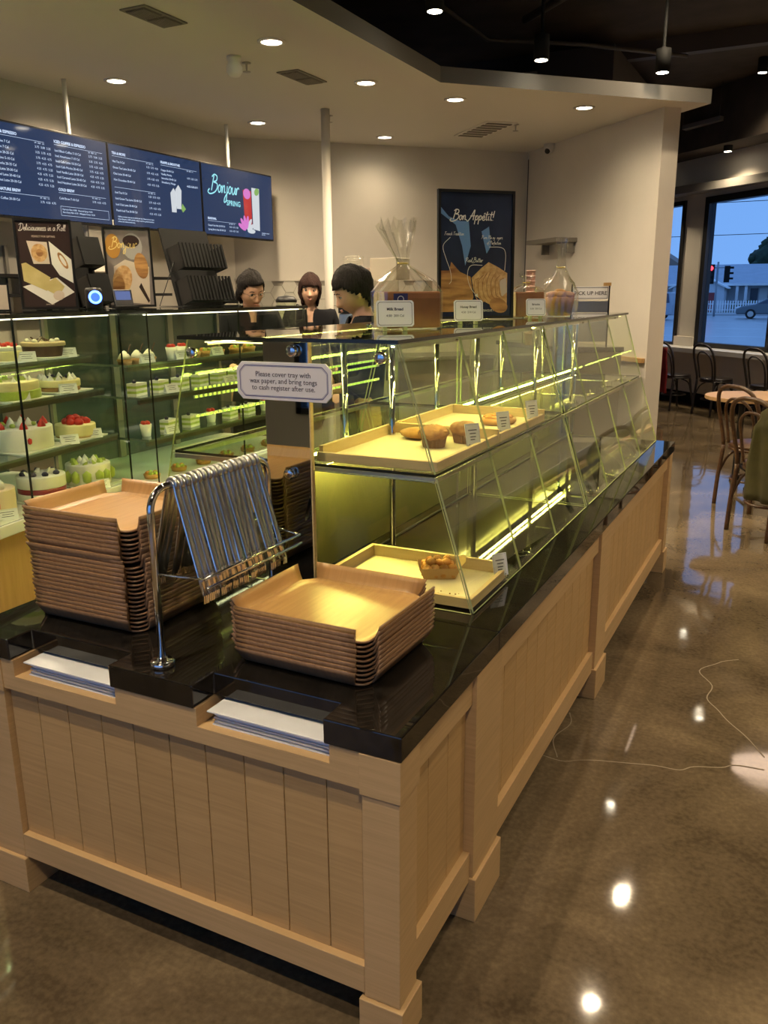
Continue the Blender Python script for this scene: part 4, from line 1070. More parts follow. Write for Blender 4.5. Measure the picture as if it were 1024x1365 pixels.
cake(-2.205, 1.335, .9605, .085, .055, 'yellow cheesecake heaped with red strawberries, third shelf', [(0, .15, M_SPONGE, .98), (.15, 1, M_CREAMY, 1)], [('ball', M_STRAW, 7, .5, .021, -.003, 'strawberry'), ('ball', M_STRAW, 3, .15, .020, .012, 'strawberry')], seed=4)
cake(-2.105, .80, .7475, .085, .10, 'peach mousse cake with a white cream swirl at the left photo edge', [(0, 1, M_PEACH, 1)], [('ball', M_CREAM, 4, .4, .026, -.006, 'cream_swirl'), ('side', M_STRAW, 2, 1, .016, 0, 'side_berry')], seed=6)
cake(-2.145, 1.072, .7475, .096, .10, 'white layer cake with a burgundy band and dark berries, bottom deck', [(0, .30, M_CREAM, 1), (.30, .52, M_BURG, .985), (.52, 1, M_CREAM, 1)], [('ball', M_BERRY, 8, .66, .014, -.003, 'berry'), ('wedge', M_CREAM, 5, .45, .02, -.002, 'cream_shard')], seed=8)
cake(-2.185, 1.365, .7475, .095, .092, 'white cream cake ringed with green kiwi slices, bottom deck', WC, [('wedge', M_KIWI, 9, .66, .019, -.003, 'kiwi_slice'), ('cone', M_CREAM, 5, .4, .016, 0, 'cream_peak'), ('side', M_KIWI, 12, 1, .030, 0, 'side_kiwi')], seed=10)
def tagcard(x, y, z, lab, rz=R(62), w=.075, h=.042, grp='price cards in the cake cases'):
    t = thing('price_card', lab, 'price tag', (x, y, z), rz, grp)
    M = Matrix.Rotation(R(68), 4, 'X')
    c = MB(); c.M = M; c.box(-w / 2, 0, -.0015, w / 2, h, .0015); cd_ = c.build('card', M_WHITE, t, local=True)
    MB().add([(-w / 2, 0, 0), (w / 2, 0, 0), (w / 2, .026, 0), (-w / 2, .026, 0), (-w / 2, .012, h * .9), (w / 2, .012, h * .9)], [(0, 3, 2, 1), (2, 3, 4, 5)], False).build('foot', M_WHITE, t, local=True)
    ln = MB(); ln.M = M
    for yy, a in ((.72, .66), (.52, .5), (.32, .58)): ribbon(ln, [(-w * a / 2, h * yy), (w * a / 2, h * yy)], h * .05, .0018)
    ln.build('print', M_INK, cd_, local=True)
for (x, y, z, l) in ((-2.18, 1.10, 1.3035, 'white price card before the chocolate cake, left of it'), (-2.222, 1.352, 1.3035, 'white price card before the chocolate cake, right of it'),
                  (-2.105, .985, 1.1605, 'white price card before the kiwi roll cake'), (-2.15, 1.27, 1.1605, 'white price card before the cream-topped tart'),
                  (-2.085, 1.19, .9605, 'white price card right of the large strawberry cream cake'), (-2.115, 1.35, .9605, 'white price card before the strawberry cheesecake'),
                  (-1.995, .775, .7475, 'white price card before the peach mousse cake'), (-2.065, 1.32, .7475, 'white price card before the green kiwi cake')):
    tagcard(x, y, z, l)
# second case: small pastries
def small(x, y, z, lab, kind, grp, cat='pastry', seed=1):
    random.seed(seed)
    t = thing('small_pastry', lab, cat, (x, y, z + .0006), R(10), grp)
    if kind == 'slice':
        for k, m in enumerate((M_CREAM, M_KIWI, M_CREAM, M_KIWI, M_CREAM)): MB().box(-.024, -.045, k * .0115, .024, .045, k * .0115 + .0112).build('layer', m, t, local=True)
        MB().ball((0, -.02, .064), .010, 8, 6).build('berry', M_BERRY, t, local=True)
    elif kind == 'puff':
        MB().lathe([(.0005, 0), (.03, 0), (.036, .018), (.0005, .02)], (0, 0, 0), 16).build('shell', M_TARTS, t, local=True)
        MB().lathe([(.0005, .018), (.031, .02), (.024, .036), (.010, .052), (.0005, .058)], (0, 0, 0), 14).build('cream', M_CREAM, t, local=True)
        MB().tube([(.01, 0, .03), (.03, .01, .085)], .003, 6).build('wafer', M_CHOC, t, local=True)
    elif kind == 'cup':
        MB().lathe([(.0005, 0), (.020, 0), (.028, .055), (.0005, .055)], (0, 0, 0), 14).build('cup', M_CREAM, t, local=True)
        for a in range(4): MB().ball((.013 * math.cos(a * 1.6), .013 * math.sin(a * 1.6), .060), .011, 7, 5).build('berry', M_STRAW, t, local=True)
    elif kind == 'tart':
        MB().lathe([(.0005, 0), (.034, 0), (.04, .02), (.0005, .02)], (0, 0, 0), 16).build('shell', M_GOLD, t, local=True)
        for a in range(5): MB().ball((.02 * math.cos(a * 1.26), .02 * math.sin(a * 1.26), .024), .012, 7, 5).build('fruit', M_ORANGE if a % 2 else M_KIWI, t, local=True)
G2 = 'small pastries in the second cake case'
for i, y in enumerate((1.63, 1.71, 1.79)): small(-2.17, y, 1.257, 'cream puff with a chocolate wafer on the top shelf of the second case', 'puff', 'cream puffs in the second case', seed=i)
for i, y in enumerate((1.95, 2.03)): small(-2.17, y, 1.257, 'white cup dessert topped with red berries, top shelf of the second case', 'cup', 'berry cups in the second case', seed=i)
for i, y in enumerate((2.14, 2.24, 2.34, 2.5, 2.62)): small(-2.19, y, 1.257, 'small fruit tart on the top shelf of the second case', 'tart', 'fruit tarts in the second case', seed=i)
for i in range(8): small(-2.11, 1.63 + .15 * i, 1.114, 'white and green layered cake slice on the middle shelf of the second case', 'slice', 'cake slices on the middle shelf', seed=i)
for i in range(7): small(-2.085, 1.64 + .16 * i, .927, 'white and green layered cake slice on the low shelf of the second case', 'slice' if i % 3 else 'cup', 'cake slices on the low shelf', seed=i)
for c in [o for o in COL.objects if o.name.startswith('small_pastry') and o.get('group') == 'cake slices on the low shelf' and any('berry' in k.name for k in o.children) and len(o.children) == 5]:
    c['label'] = 'white cup dessert topped with red berries, low shelf of the second case'; c['group'] = 'berry cups on the low shelf'
for i in range(6): small(-2.07, 1.64 + .19 * i, .729, 'small fruit tart on the bottom deck of the second case', 'tart', 'fruit tarts on the deck', seed=i)
for (y, z, l) in ((1.72, 1.257, 'white price card before the cream puffs'), (1.96, 1.257, 'white price card before the top-shelf berry cups'), (2.24, 1.257, 'white price card before the top-shelf fruit tarts'), (1.80, 1.114, 'white price card at the left of the middle-shelf slices'), (2.25, 1.114, 'white price card at the right of the middle-shelf slices'), (1.75, .927, 'white price card before the low-shelf slices')):
    tagcard({1.257: -2.108, 1.114: -2.046, .927: -2.018}[z], y, z + .0006, l, rz=R(80))

# ================================================================== POSTERS, RACKS ON THE CAKE CASES
M_PDARK = mat('poster_brown_black', (0.035, 0.020, 0.018), 0.35)
M_PNAVY = mat('poster_navy', (0.010, 0.015, 0.036), 0.2, col2=(0.022, 0.034, 0.075), scale=6)
M_PWHITE = mat('poster_white', (0.75, 0.72, 0.66), 0.5)
M_PREFL = mat('poster_blue_reflection', (0.12, 0.24, 0.50), 0.3)  # colour of the reflection painted onto the navy poster
M_PCREAM = mat('poster_cream', (0.62, 0.52, 0.42), 0.5, var=.08, scale=8)
M_PYEL = mat('poster_yellow', (0.50, 0.40, 0.14), 0.5, col2=(0.62, 0.52, 0.22), scale=14)
M_PCROI = mat('poster_croissant', (0.20, 0.075, 0.025), 0.4, col2=(0.62, 0.33, 0.12), scale=7, stretch=(1, 6, 6))
M_PCROI2 = mat('poster_croissant_light', (0.45, 0.22, 0.07), 0.4, col2=(0.75, 0.50, 0.24), scale=8, stretch=(6, 1, 6))
M_PGREY = mat('poster_grey', (0.22, 0.19, 0.18), 0.4, var=.2, scale=10)
def poster(lab, loc, rz, w, h, mface, lean=3, fr=.010):
    t = thing('framed_poster', lab, 'poster', loc, rz)
    L = Matrix.Rotation(R(-lean), 4, 'X')
    B = chain(t) @ L @ Matrix(((1, 0, 0, -w / 2), (0, 0, -1, 0), (0, 1, 0, .004), (0, 0, 0, 1)))   # local x right, y up, z towards the viewer
    q = MB(); q.M = B
    q.box(0, 0, -.012, w, fr, .006).box(0, h - fr, -.012, w, h, .006).box(0, fr, -.012, fr, h - fr, .006).box(w - fr, fr, -.012, w, h - fr, .006)
    q.build('frame', M_BLACK, t)
    q = MB(); q.M = B; q.box(fr, fr, -.010, w - fr, h - fr, 0); pr_ = q.build('print', mface, t)
    q = MB(); q.M = B; q.box(w * .25, 0.0, -.012, w * .75, .02, -.06).add([(w * .45, 0, -.09), (w * .55, 0, -.09), (w * .55, h * .6, -.012), (w * .45, h * .6, -.012)], [(0, 1, 2, 3)]).build('easel', M_BLACK, t)
    return pr_, B
CZ = 1.4955
t, B = poster('framed brown poster reading Deliciousness in a Roll on the cake case', (-2.53, 1.565, CZ), R(52), .245, .395, M_PDARK)
B = B @ Matrix.Diagonal((.245 / .30, 1, 1, 1))
script_text('Deliciousness in a Roll', at(B, .030, .345), .0135, .0022, M_PWHITE, t)
lettering('PERFECT FOR GIFTING', at(B, .15, .325), .012, M_PCREAM, t, align='CENTER')
poly2(B, [(.06, .30), (.165, .295), (.17, .20), (.085, .20)], M_PCREAM, t, .0004)
poly2(B, [(.175, .30), (.285, .22), (.285, .115), (.215, .15), (.18, .2)], M_PWHITE, t, .0004)
poly2(B, ell(.12, .248, .042, .040), M_PCROI2, t, .0010, 'roll_picture'); poly2(B, ell(.122, .248, .018, .017), M_PCROI, t, .0014, 'roll_picture')
poly2(B, ell(.24, .215, .042, .016, -58), M_PCROI, t, .0010, 'roll_picture'); poly2(B, ell(.24, .215, .028, .009, -58), M_PWHITE, t, .0014, 'roll_picture')
poly2(B, [(.015, .10), (.16, .02), (.285, .075), (.20, .14)], M_PWHITE, t, .0006)
poly2(B, [(.022, .20), (.045, .205), (.165, .14), (.14, .08), (.025, .125)], M_PYEL, t, .0012, 'roll_picture')
poly2(B, [(.15, .12), (.19, .14), (.235, .10), (.20, .055), (.14, .085)], M_PYEL, t, .0015, 'roll_picture')
poly2(B, ell(.20, .06, .03, .022, 10), M_PCREAM, t, .0018, 'roll_picture')
lettering('freshly baked', at(B, .15, .025), .008, M_PCREAM, t, align='CENTER')
t, B = poster('framed poster reading Bonjour with a croissant on the cake case', (-2.53, 2.10, CZ), R(56), .24, .395, M_PGREY)
B = B @ Matrix.Diagonal((.24 / .285, 1, 1, 1))
poly2(B, ell(.055, .30, .045, .06), mat('poster_amber', (0.45, 0.22, 0.04), .5), t, .0004)
poly2(B, ell(.17, .30, .06, .065), mat('poster_plate', (0.38, 0.36, 0.35), .5), t, .0004); poly2(B, ell(.165, .325, .05, .03), M_PDARK, t, .0008)
script_text('Bonjour', at(B, .045, .292), .0235, .0042, mat('poster_gold_ink', (0.80, 0.62, 0.22), .5), t)
poly2(B, [(.04, .03), (.25, .012), (.262, .20), (.12, .235), (.05, .20)], M_PCREAM, t, .0006)
poly2(B, ell(.095, .135, .055, .075, -25), M_PCROI2, t, .0012, 'croissant_picture'); poly2(B, ell(.07, .105, .035, .05, -15), M_PCROI, t, .0016, 'croissant_picture')
poly2(B, ell(.215, .205, .04, .065, 10), M_PCROI, t, .0012, 'croissant_picture')
poly2(B, ell(.10, .055, .035, .010, -10), M_PDARK, t, .0016, 'bean_picture'); poly2(B, [(.19, .10), (.24, .02), (.25, .03), (.205, .12)], M_PDARK, t, .0016, 'knife_picture')
lettering('you', at(B, .15, .265), .018, M_PCREAM, t, shear=.3)
def lidrack(lab, loc, rz, w=.27, h=.43, dy=0):
    t = thing('display_rack', lab, 'rack', loc, rz)
    L = Matrix.Rotation(R(-16), 4, 'X')
    q = MB(); q.M = L; q.box(-w / 2, 0, 0.002, w / 2, .008, h); q.build('back_board', M_BLACKM, t, local=True)
    for z in (.02, .20):
        q = MB(); q.M = Matrix.Translation((0, -.05, 0)) @ L; q.box(-w / 2 + .012, -.05, z + .002, w / 2 - .012, 0.0, z + .012).box(-w / 2 + .012, -.05, z, -w / 2 + .016, .045, z + .13).box(w / 2 - .016, -.05, z, w / 2 - .012, .045, z + .13)
        q.build('pocket', M_BLACK, t, local=True)
        for i in range(13):
            x = -w / 2 + .02 + (w - .04) * i / 12
            q = MB(); q.M = Matrix.Translation((0, -.05, 0)) @ L; q.box(x - .0055, -.058, z, x + .0055, -.048, z + .135); q.build('slat', M_BLACKM, t, local=True)
    mb = MB(); mb.tube([(-w / 2 - .02, -.11, .003), (-w / 2 - .02, .13, .003), (-w / 2 + .01, .03, h * .55)], .0025, 6).tube([(w / 2 + .01, -.11, .003), (w / 2 + .01, .13, .003), (w / 2 - .01, .03, h * .55)], .0025, 6)
    mb.build('wire_stand', M_BLACK, t, local=True)
lidrack('black slatted two-pocket rack on the cake case right of the Bonjour poster', (-2.46, 2.58, CZ), R(84), w=.36)
lidrack('black slatted two-pocket rack half hidden behind the Bonjour poster', (-2.57, 1.86, CZ), R(84), w=.15)
t = thing('ring_speaker', 'small device with a glowing blue ring on the cake case', 'speaker', (-2.47, 1.775, CZ), R(55))
MB().lathe([(.0005, 0), (.036, 0), (.040, .01), (.040, .085), (.034, .098), (.0005, .10)], (0, 0, 0), 22).build('body', M_BLACK, t, local=True)
q = MB(); q.M = frame((0, -.041, .055), (1, 0, 0), (0, 0, 1)); q.tube([(.026 * math.cos(a), .026 * math.sin(a), 0) for a in [R(15 * i) for i in range(24)]], .005, 8, closed=True); q.build('ring_light', emat('blue_ring', (.05, .15, 1.0), 6), t, local=True)
q = MB(); q.M = frame((0, -.041, .055), (1, 0, 0), (0, 0, 1)); q.lathe([(.0005, 0), (.021, 0), (.021, .004), (.0005, .004)], (0, 0, 0), 18); q.build('face', emat('blue_glow', (.06, .16, .75), .8), t, local=True)
t = thing('card_terminal', 'black card terminal with a lit display on the cake case', 'terminal', (-2.40, 1.905, CZ), R(55))
q = MB(); q.M = Matrix.Rotation(R(-25), 4, 'X'); q.box(-.045, 0, .0, .045, .02, .10).build('body', M_BLACK, t, local=True, bevel=.003)
q = MB(); q.M = Matrix.Rotation(R(-25), 4, 'X'); q.box(-.036, -.001, .045, .036, 0, .09).build('display', emat('terminal_screen', (.05, .07, .16), 1.0), t, local=True)
MB().box(-.055, -.06, 0.0005, .055, .05, .012).build('base', M_BLACK, t, local=True)
t = thing('sign_holder', 'black framed price list at the left edge on the cake case', 'sign', (-2.46, 1.195, CZ), R(50))
q = MB(); q.box(-.07, 0, .0005, .07, .008, .115).build('frame', M_BLACK, t, local=True)
MB().box(-.062, -.001, .008, .062, 0, .108).build('paper', M_PCREAM, t, local=True)
q = MB(); q.M = frame((0, -.0015, 0), (1, 0, 0), (0, 0, 1))
for i in range(6): ribbon(q, [(-.045, .095 - .013 * i), (.03 - .01 * (i % 3), .095 - .013 * i)], .0022, 0)
q.build('print', M_INK, t, local=True)
MB().box(-.05, -.03, .0002, .05, .04, .005).build('base', M_BLACK, t, local=True)

# ================================================================== ON TOP OF THE PASTRY CASE
TZ = ZT + .0105
t, B = poster('framed navy Bon Appetit poster with croissants on the glass case', (-.69, 2.21, TZ), R(46), .355, .525, M_PNAVY, lean=1.5, fr=.011)
poly2(B, [(.012, .43), (.10, .40), (.14, .40), (.15, .30), (.125, .22), (.11, .30), (.08, .385), (.012, .455)], M_PREFL, t, .0003, 'reflection_patch')  # blue reflection on the poster, put in as flat coloured patches
poly2(B, [(.20, .36), (.235, .38), (.245, .30), (.225, .27)], M_PREFL, t, .0003, 'reflection_patch')
script_text('Bon Appétit!', at(B, .065, .405), .0185, .0040, M_PWHITE, t)
script_text('French Tradition', at(B, .028, .343), .0068, .0014, M_PWHITE, t)
script_text('Pure Flakey Layers', at(B, .200, .330), .0068, .0014, M_PWHITE, t)
script_text('of Perfection', at(B, .225, .308), .0068, .0014, M_PWHITE, t)
script_text('Real Butter', at(B, .125, .235), .0085, .0016, M_PWHITE, t)
poly2(B, [(.012, .20), (.05, .20), (.06, .235), (.10, .195), (.15, .175), (.165, .09), (.14, .03), (.012, .03)], M_PCROI, t, .0006, 'croissant_picture')
poly2(B, [(.155, .17), (.20, .21), (.235, .235), (.28, .215), (.325, .19), (.325, .04), (.26, .05), (.19, .085), (.165, .12)], M_PCROI2, t, .0009, 'croissant_picture')
poly2(B, ell(.285, .055, .045, .03, -20), M_PCROI, t, .0012, 'croissant_picture')
poly2(B, [(.285, .16), (.32, .17), (.325, .11), (.30, .09)], M_PCREAM, t, .0013, 'croissant_picture')
q = MB(); q.M = B
ribbon(q, smooth_path([(.055, .335, 0), (.022, .30, 0), (.035, .25, 0), (.055, .20, 0), (.060, .16, 0), (.050, .145, 0)], 6), .0022, .0016)
ribbon(q, smooth_path([(.205, .222, 0), (.15, .22, 0), (.135, .18, 0), (.15, .13, 0), (.18, .095, 0)], 6), .0022, .0016)
ribbon(q, smooth_path([(.235, .297, 0), (.295, .295, 0), (.315, .27, 0), (.312, .20, 0)], 6), .0022, .0016)
q.add([(.170, .097, .0016), (.186, .088, .0016), (.183, .106, .0016)], [(0, 1, 2)]); q.build('arrow_print', M_PWHITE, t)
q = MB(); q.M = B
for k in range(7):
    u_ = .19 + .02 * k
    ribbon(q, smooth_path([(u_, .205 - .012 * abs(k - 3), 0), (u_ - .022, .155, 0), (u_ - .018, .10, 0), (u_ + .004, .065 + .004 * k, 0)], 5), .0035, .0014)
for k in range(6):
    u_ = .03 + .02 * k
    ribbon(q, smooth_path([(u_, .185 - .004 * k, 0), (u_ + .012, .13, 0), (u_ + .004, .08, 0), (u_ + .012, .04, 0)], 5), .0035, .0014)
q.build('crust_lines', M_PCROI, t)
lettering('PARIS BAGUETTE', at(B, .175, .040), .0135, M_PWHITE, t)

M_CELLO = glassmat('cellophane', (0.95, 0.95, 0.92), f0=0.085, rough=0.16, k=.55, power=2.4)
M_LOAF = mat('loaf_crust', (0.26, 0.095, 0.025), 0.5, col2=(0.36, 0.15, 0.045), scale=12, bump=.15)
M_LOAFEND = mat('loaf_crumb', (0.74, 0.58, 0.30), 0.7, var=.08, scale=30)
M_LABEL = mat('label_navy', (0.03, 0.035, 0.13), 0.4)
def bag(parent, hx_, hy, hz, zneck, ztop, flare, seed, neckr=.014, sl=(0, 0)):
    random.seed(seed); n = 36
    levels = [(0.001, 1.0, 1), (hz * .5, 1.02, 1), (hz * .97, 1.03, 1), (hz + (zneck - hz) * .35, .78, .8), (hz + (zneck - hz) * .7, .42, .4), (zneck - .006, neckr / hx_ * 1.4, 0), (zneck, neckr / hx_, 0), (zneck + .008, neckr / hx_ * 1.3, 0),
              (zneck + (ztop - zneck) * .4, flare * .6 / hx_, 0), (zneck + (ztop - zneck) * .8, flare * .95 / hx_, 0), (ztop, flare / hx_, 0)]
    vs = []; fs = []; ph = random.uniform(0, 6)
    for li, (z, k, sq) in enumerate(levels):
        for j in range(n):
            a = 2 * math.pi * j / n
            c, s_ = math.cos(a), math.sin(a)
            q = max(abs(c), abs(s_)) if sq else 1
            f = (1 - sq) + sq / q
            ry = hy * k * sq + hx_ * k * (1 - sq)
            cr = 1 + (random.uniform(-.16, .16) if li >= 3 else random.uniform(-.012, .012)) + (.12 * math.sin(9 * a + ph) if li >= 7 else (.06 * math.sin(11 * a + ph) if 3 <= li <= 5 else 0))
            t_ = max(0, (z - hz) / (ztop - hz))
            vs.append((hx_ * k * c * f * cr + sl[0] * t_, ry * s_ * f * cr + sl[1] * t_, z + (random.uniform(-.018, .018) if li == len(levels) - 1 else 0)))
    for i in range(len(levels) - 1):
        for j in range(n):
            j2 = (j + 1) % n
            fs.append((i * n + j, i * n + j2, (i + 1) * n + j2, (i + 1) * n + j))
    MB().add(vs, fs, False).build('bag', M_CELLO, parent, local=True)
    MB().tube([(neckr * 1.15 * math.cos(R(30 * i)) + sl[0] * (zneck - hz) / (ztop - hz), neckr * 1.15 * math.sin(R(30 * i)) + sl[1] * (zneck - hz) / (ztop - hz), zneck) for i in range(12)], .0022, 6, closed=True).build('twist_tie', mat('gold_tie', (.6, .45, .12), .4, .6), parent, local=True)
def loaf(parent, hx_, hy, h):
    pts = [(-hy, .004), (hy, .004), (hy, h * .82), (hy * .92, h), (-hy * .92, h), (-hy, h * .82)]
    q = MB(); q.M = Matrix(((0, 0, 1, 0), (1, 0, 0, 0), (0, 1, 0, 0), (0, 0, 0, 1)))
    q.prism(pts, -hx_, hx_, mi=1, side=0).build('loaf', [M_LOAF, M_LOAFEND], parent, local=True, bevel=.006)
t = thing('bagged_bread', 'square bread loaf in a tied clear bag at the near end of the glass case', 'bread', (-.565, 1.235, TZ), R(47))
loaf(t, .098, .052, .118); bag(t, .103, .057, .122, .205, .328, .055, 4, sl=(-.035, .0))
q = MB(); q.M = frame((-.045, -.0585, .062), (1, 0, 0), (0, 0, 1)); q.box(-.024, 0, 0, .024, .05, .0006).build('label', M_LABEL, t, local=True)
q = MB(); q.M = frame((-.045, -.0592, .094), (1, 0, 0), (0, 0, 1)); q.tube([(.010 * math.cos(R(20 * i)), .010 * math.sin(R(20 * i)), 0) for i in range(18)], .0008, 4, closed=True); q.build('emblem', M_WHITE, t, local=True)
t = thing('bagged_bread', 'brown bread loaf peeking out behind the Bon Appetit poster', 'bread', (-.565, 2.52, TZ), R(40))
loaf(t, .07, .05, .115); bag(t, .074, .054, .118, .155, .19, .03, 6)
t = thing('bagged_bread', 'golden round brioche in a tied clear bag with an upright neck', 'bread', (-.475, 2.77, TZ), R(20))
M_BRI = mat('brioche', (0.40, 0.19, 0.045), 0.5, col2=(0.66, 0.36, 0.11), scale=16, bump=.4)
MB().lathe([(.0005, .004), (.055, .004), (.066, .06), (.070, .085), (.055, .095), (.0005, .095)], (0, 0, 0), 26).build('loaf', M_BRI, t, local=True)
random.seed(9)
for k in range(8):
    a = k * .785; MB().ball((.040 * math.cos(a), .040 * math.sin(a), .095), (.030, .026, .022), 9, 7, .1).build('crust_knob', M_BRI, t, local=True)
MB().ball((0, 0, .108), (.034, .034, .02), 9, 7, .1).build('crust_knob', M_BRI, t, local=True)
bag(t, .078, .076, .118, .225, .352, .026, 8, neckr=.016, sl=(.0, 0))
def topcard(x, y, rz, w, h, lab, l1, l2):
    t = thing('price_card', lab, 'price tag', (x, y, TZ + .0002), rz, 'price cards on the glass case top')
    M = Matrix.Translation((0, 0, .012)) @ Matrix.Rotation(R(80), 4, 'X')
    q = MB(); q.M = M; q.prism(octa(w / 2, h / 2, .006), -.0015, .0015); 
    q.M = Matrix.Translation((0, 0, .012 + h / 2 * math.sin(R(80)))) @ Matrix.Rotation(R(80), 4, 'X'); q.v = []; q.f = []; q.mi = []; q.sm = []
    q.prism(octa(w / 2, h / 2, .006), -.0015, .0015); q.build('card', M_WHITE, t, local=True)
    MM = chain(t) @ q.M
    outline(octa(w / 2 * .9, h / 2 * .87, .005), .0014, M_INK, t, MM, .0019)
    lettering(l1, MM @ Matrix.Translation((0, h * .24, .0018)), h * .15, M_INK, t, align='CENTER', bold=.0003)
    lettering(l2, MM @ Matrix.Translation((0, h * -.02, .0018)), h * .13, M_INK, t, align='CENTER')
    MB().box(-w * .32, -.008, .0002, -w * .22, .022, .012).box(w * .22, -.008, .0002, w * .32, .022, .012).build('holder', M_GEDGE, t, local=True)
topcard(-.545, 1.105, R(34), .118, .080, 'white price card leaning before the square bagged loaf', 'Milk Bread', '4.50  200 Cal')
topcard(-.515, 1.66, R(34), .108, .076, 'white price card standing before the Bon Appetit poster', 'Honey Bread', '4.50  210 Cal')
topcard(-.475, 2.38, R(34), .088, .074, 'white price card standing before the bagged brioche', 'Brioche', '5.50  250 Cal')
for x, y in ((-.80, 1.42), (-.62, 1.46)):
    tag(MB().lathe([(.0005, 0), (.011, 0), (.011, .006), (.0005, .006)], (x, y, TZ), 14).build('glass_clamp', M_CHROME), 'small chrome disc clamp on the glass case top', 'clamp', 'chrome clamps on the glass top')

# ================================================================== PEOPLE
M_SKIN = mat('skin', (0.56, 0.33, 0.22), 0.5, var=.04, scale=30)
M_LIP = mat('lips', (0.40, 0.17, 0.13), 0.5)
M_EYEW = mat('eye_white', (0.75, 0.73, 0.70), 0.3)
M_HAIRB = mat('hair_black', (0.014, 0.011, 0.010), 0.7, var=.6, scale=30, stretch=(6, 6, .5), bump=1.0, spec=.18)
M_HAIRR = mat('hair_dark_brown', (0.030, 0.012, 0.009), 0.7, var=.6, scale=30, stretch=(6, 6, .5), bump=1.0, spec=.18)
M_SHIRT = mat('black_shirt', (0.008, 0.008, 0.010), 0.9, spec=.15)
M_SHIRTM = mat('maroon_shirt', (0.10, 0.018, 0.025), 0.75)
M_APRON = mat('dark_apron', (0.012, 0.012, 0.016), 0.9, spec=.15)
M_TROU = mat('dark_trousers', (0.02, 0.02, 0.024), 0.8)
def skin_mesh(verts, edges, rad, root=0, sub=1):
    me = bpy.data.meshes.new('tmp_skin'); me.from_pydata(verts, edges, [])
    ob = bpy.data.objects.new('tmp_skin', me); COL.objects.link(ob)
    md = ob.modifiers.new('s', 'SKIN')
    for i, r_ in enumerate(rad):
        sv = me.skin_vertices[0].data[i]; sv.radius = r_ if isinstance(r_, tuple) else (r_, r_); sv.use_root = (i == root)
    m2 = ob.modifiers.new('u', 'SUBSURF'); m2.levels = sub; m2.render_levels = sub
    dg = bpy.context.evaluated_depsgraph_get()
    ev = ob.evaluated_get(dg); q = ev.to_mesh()
    vs = [v.co.copy() for v in q.vertices]; fs = [list(p.vertices) for p in q.polygons]
    ev.to_mesh_clear(); bpy.data.objects.remove(ob); bpy.data.meshes.remove(me)
    return vs, fs
def remesh(vs, fs, vox, it=3):
    me = bpy.data.meshes.new('tmp_r'); me.from_pydata([tuple(v) for v in vs], [], fs)
    ob = bpy.data.objects.new('tmp_r', me); COL.objects.link(ob)
    md = ob.modifiers.new('r', 'REMESH'); md.mode = 'VOXEL'; md.voxel_size = vox
    m2 = ob.modifiers.new('s', 'SMOOTH'); m2.factor = .5; m2.iterations = it
    dg = bpy.context.evaluated_depsgraph_get(); ev = ob.evaluated_get(dg); q = ev.to_mesh()
    v2 = [v.co.copy() for v in q.vertices]; f2 = [list(p.vertices) for p in q.polygons]
    ev.to_mesh_clear(); bpy.data.objects.remove(ob); bpy.data.meshes.remove(me)
    return v2, f2
HC = Vector((0, -.018, 1.535))
def head_shape(p):
    # p on the unit sphere -> head surface (local, about HC); front is -y
    x, y, z = p
    rx, ry, rz_ = .074, .094, .112
    X, Y, Z = x * rx, y * ry, z * rz_
    if z < 0:
        k = 1 - .30 * (-z) ** 1.6; X *= k
        if y < 0: Y = Y * (1 - .12 * (-z)) - .010 * (-z)
        else: Y *= 1 - .45 * (-z)
    if y < -.2 and z > .1: Y *= .97
    return Vector((X, Y, Z))
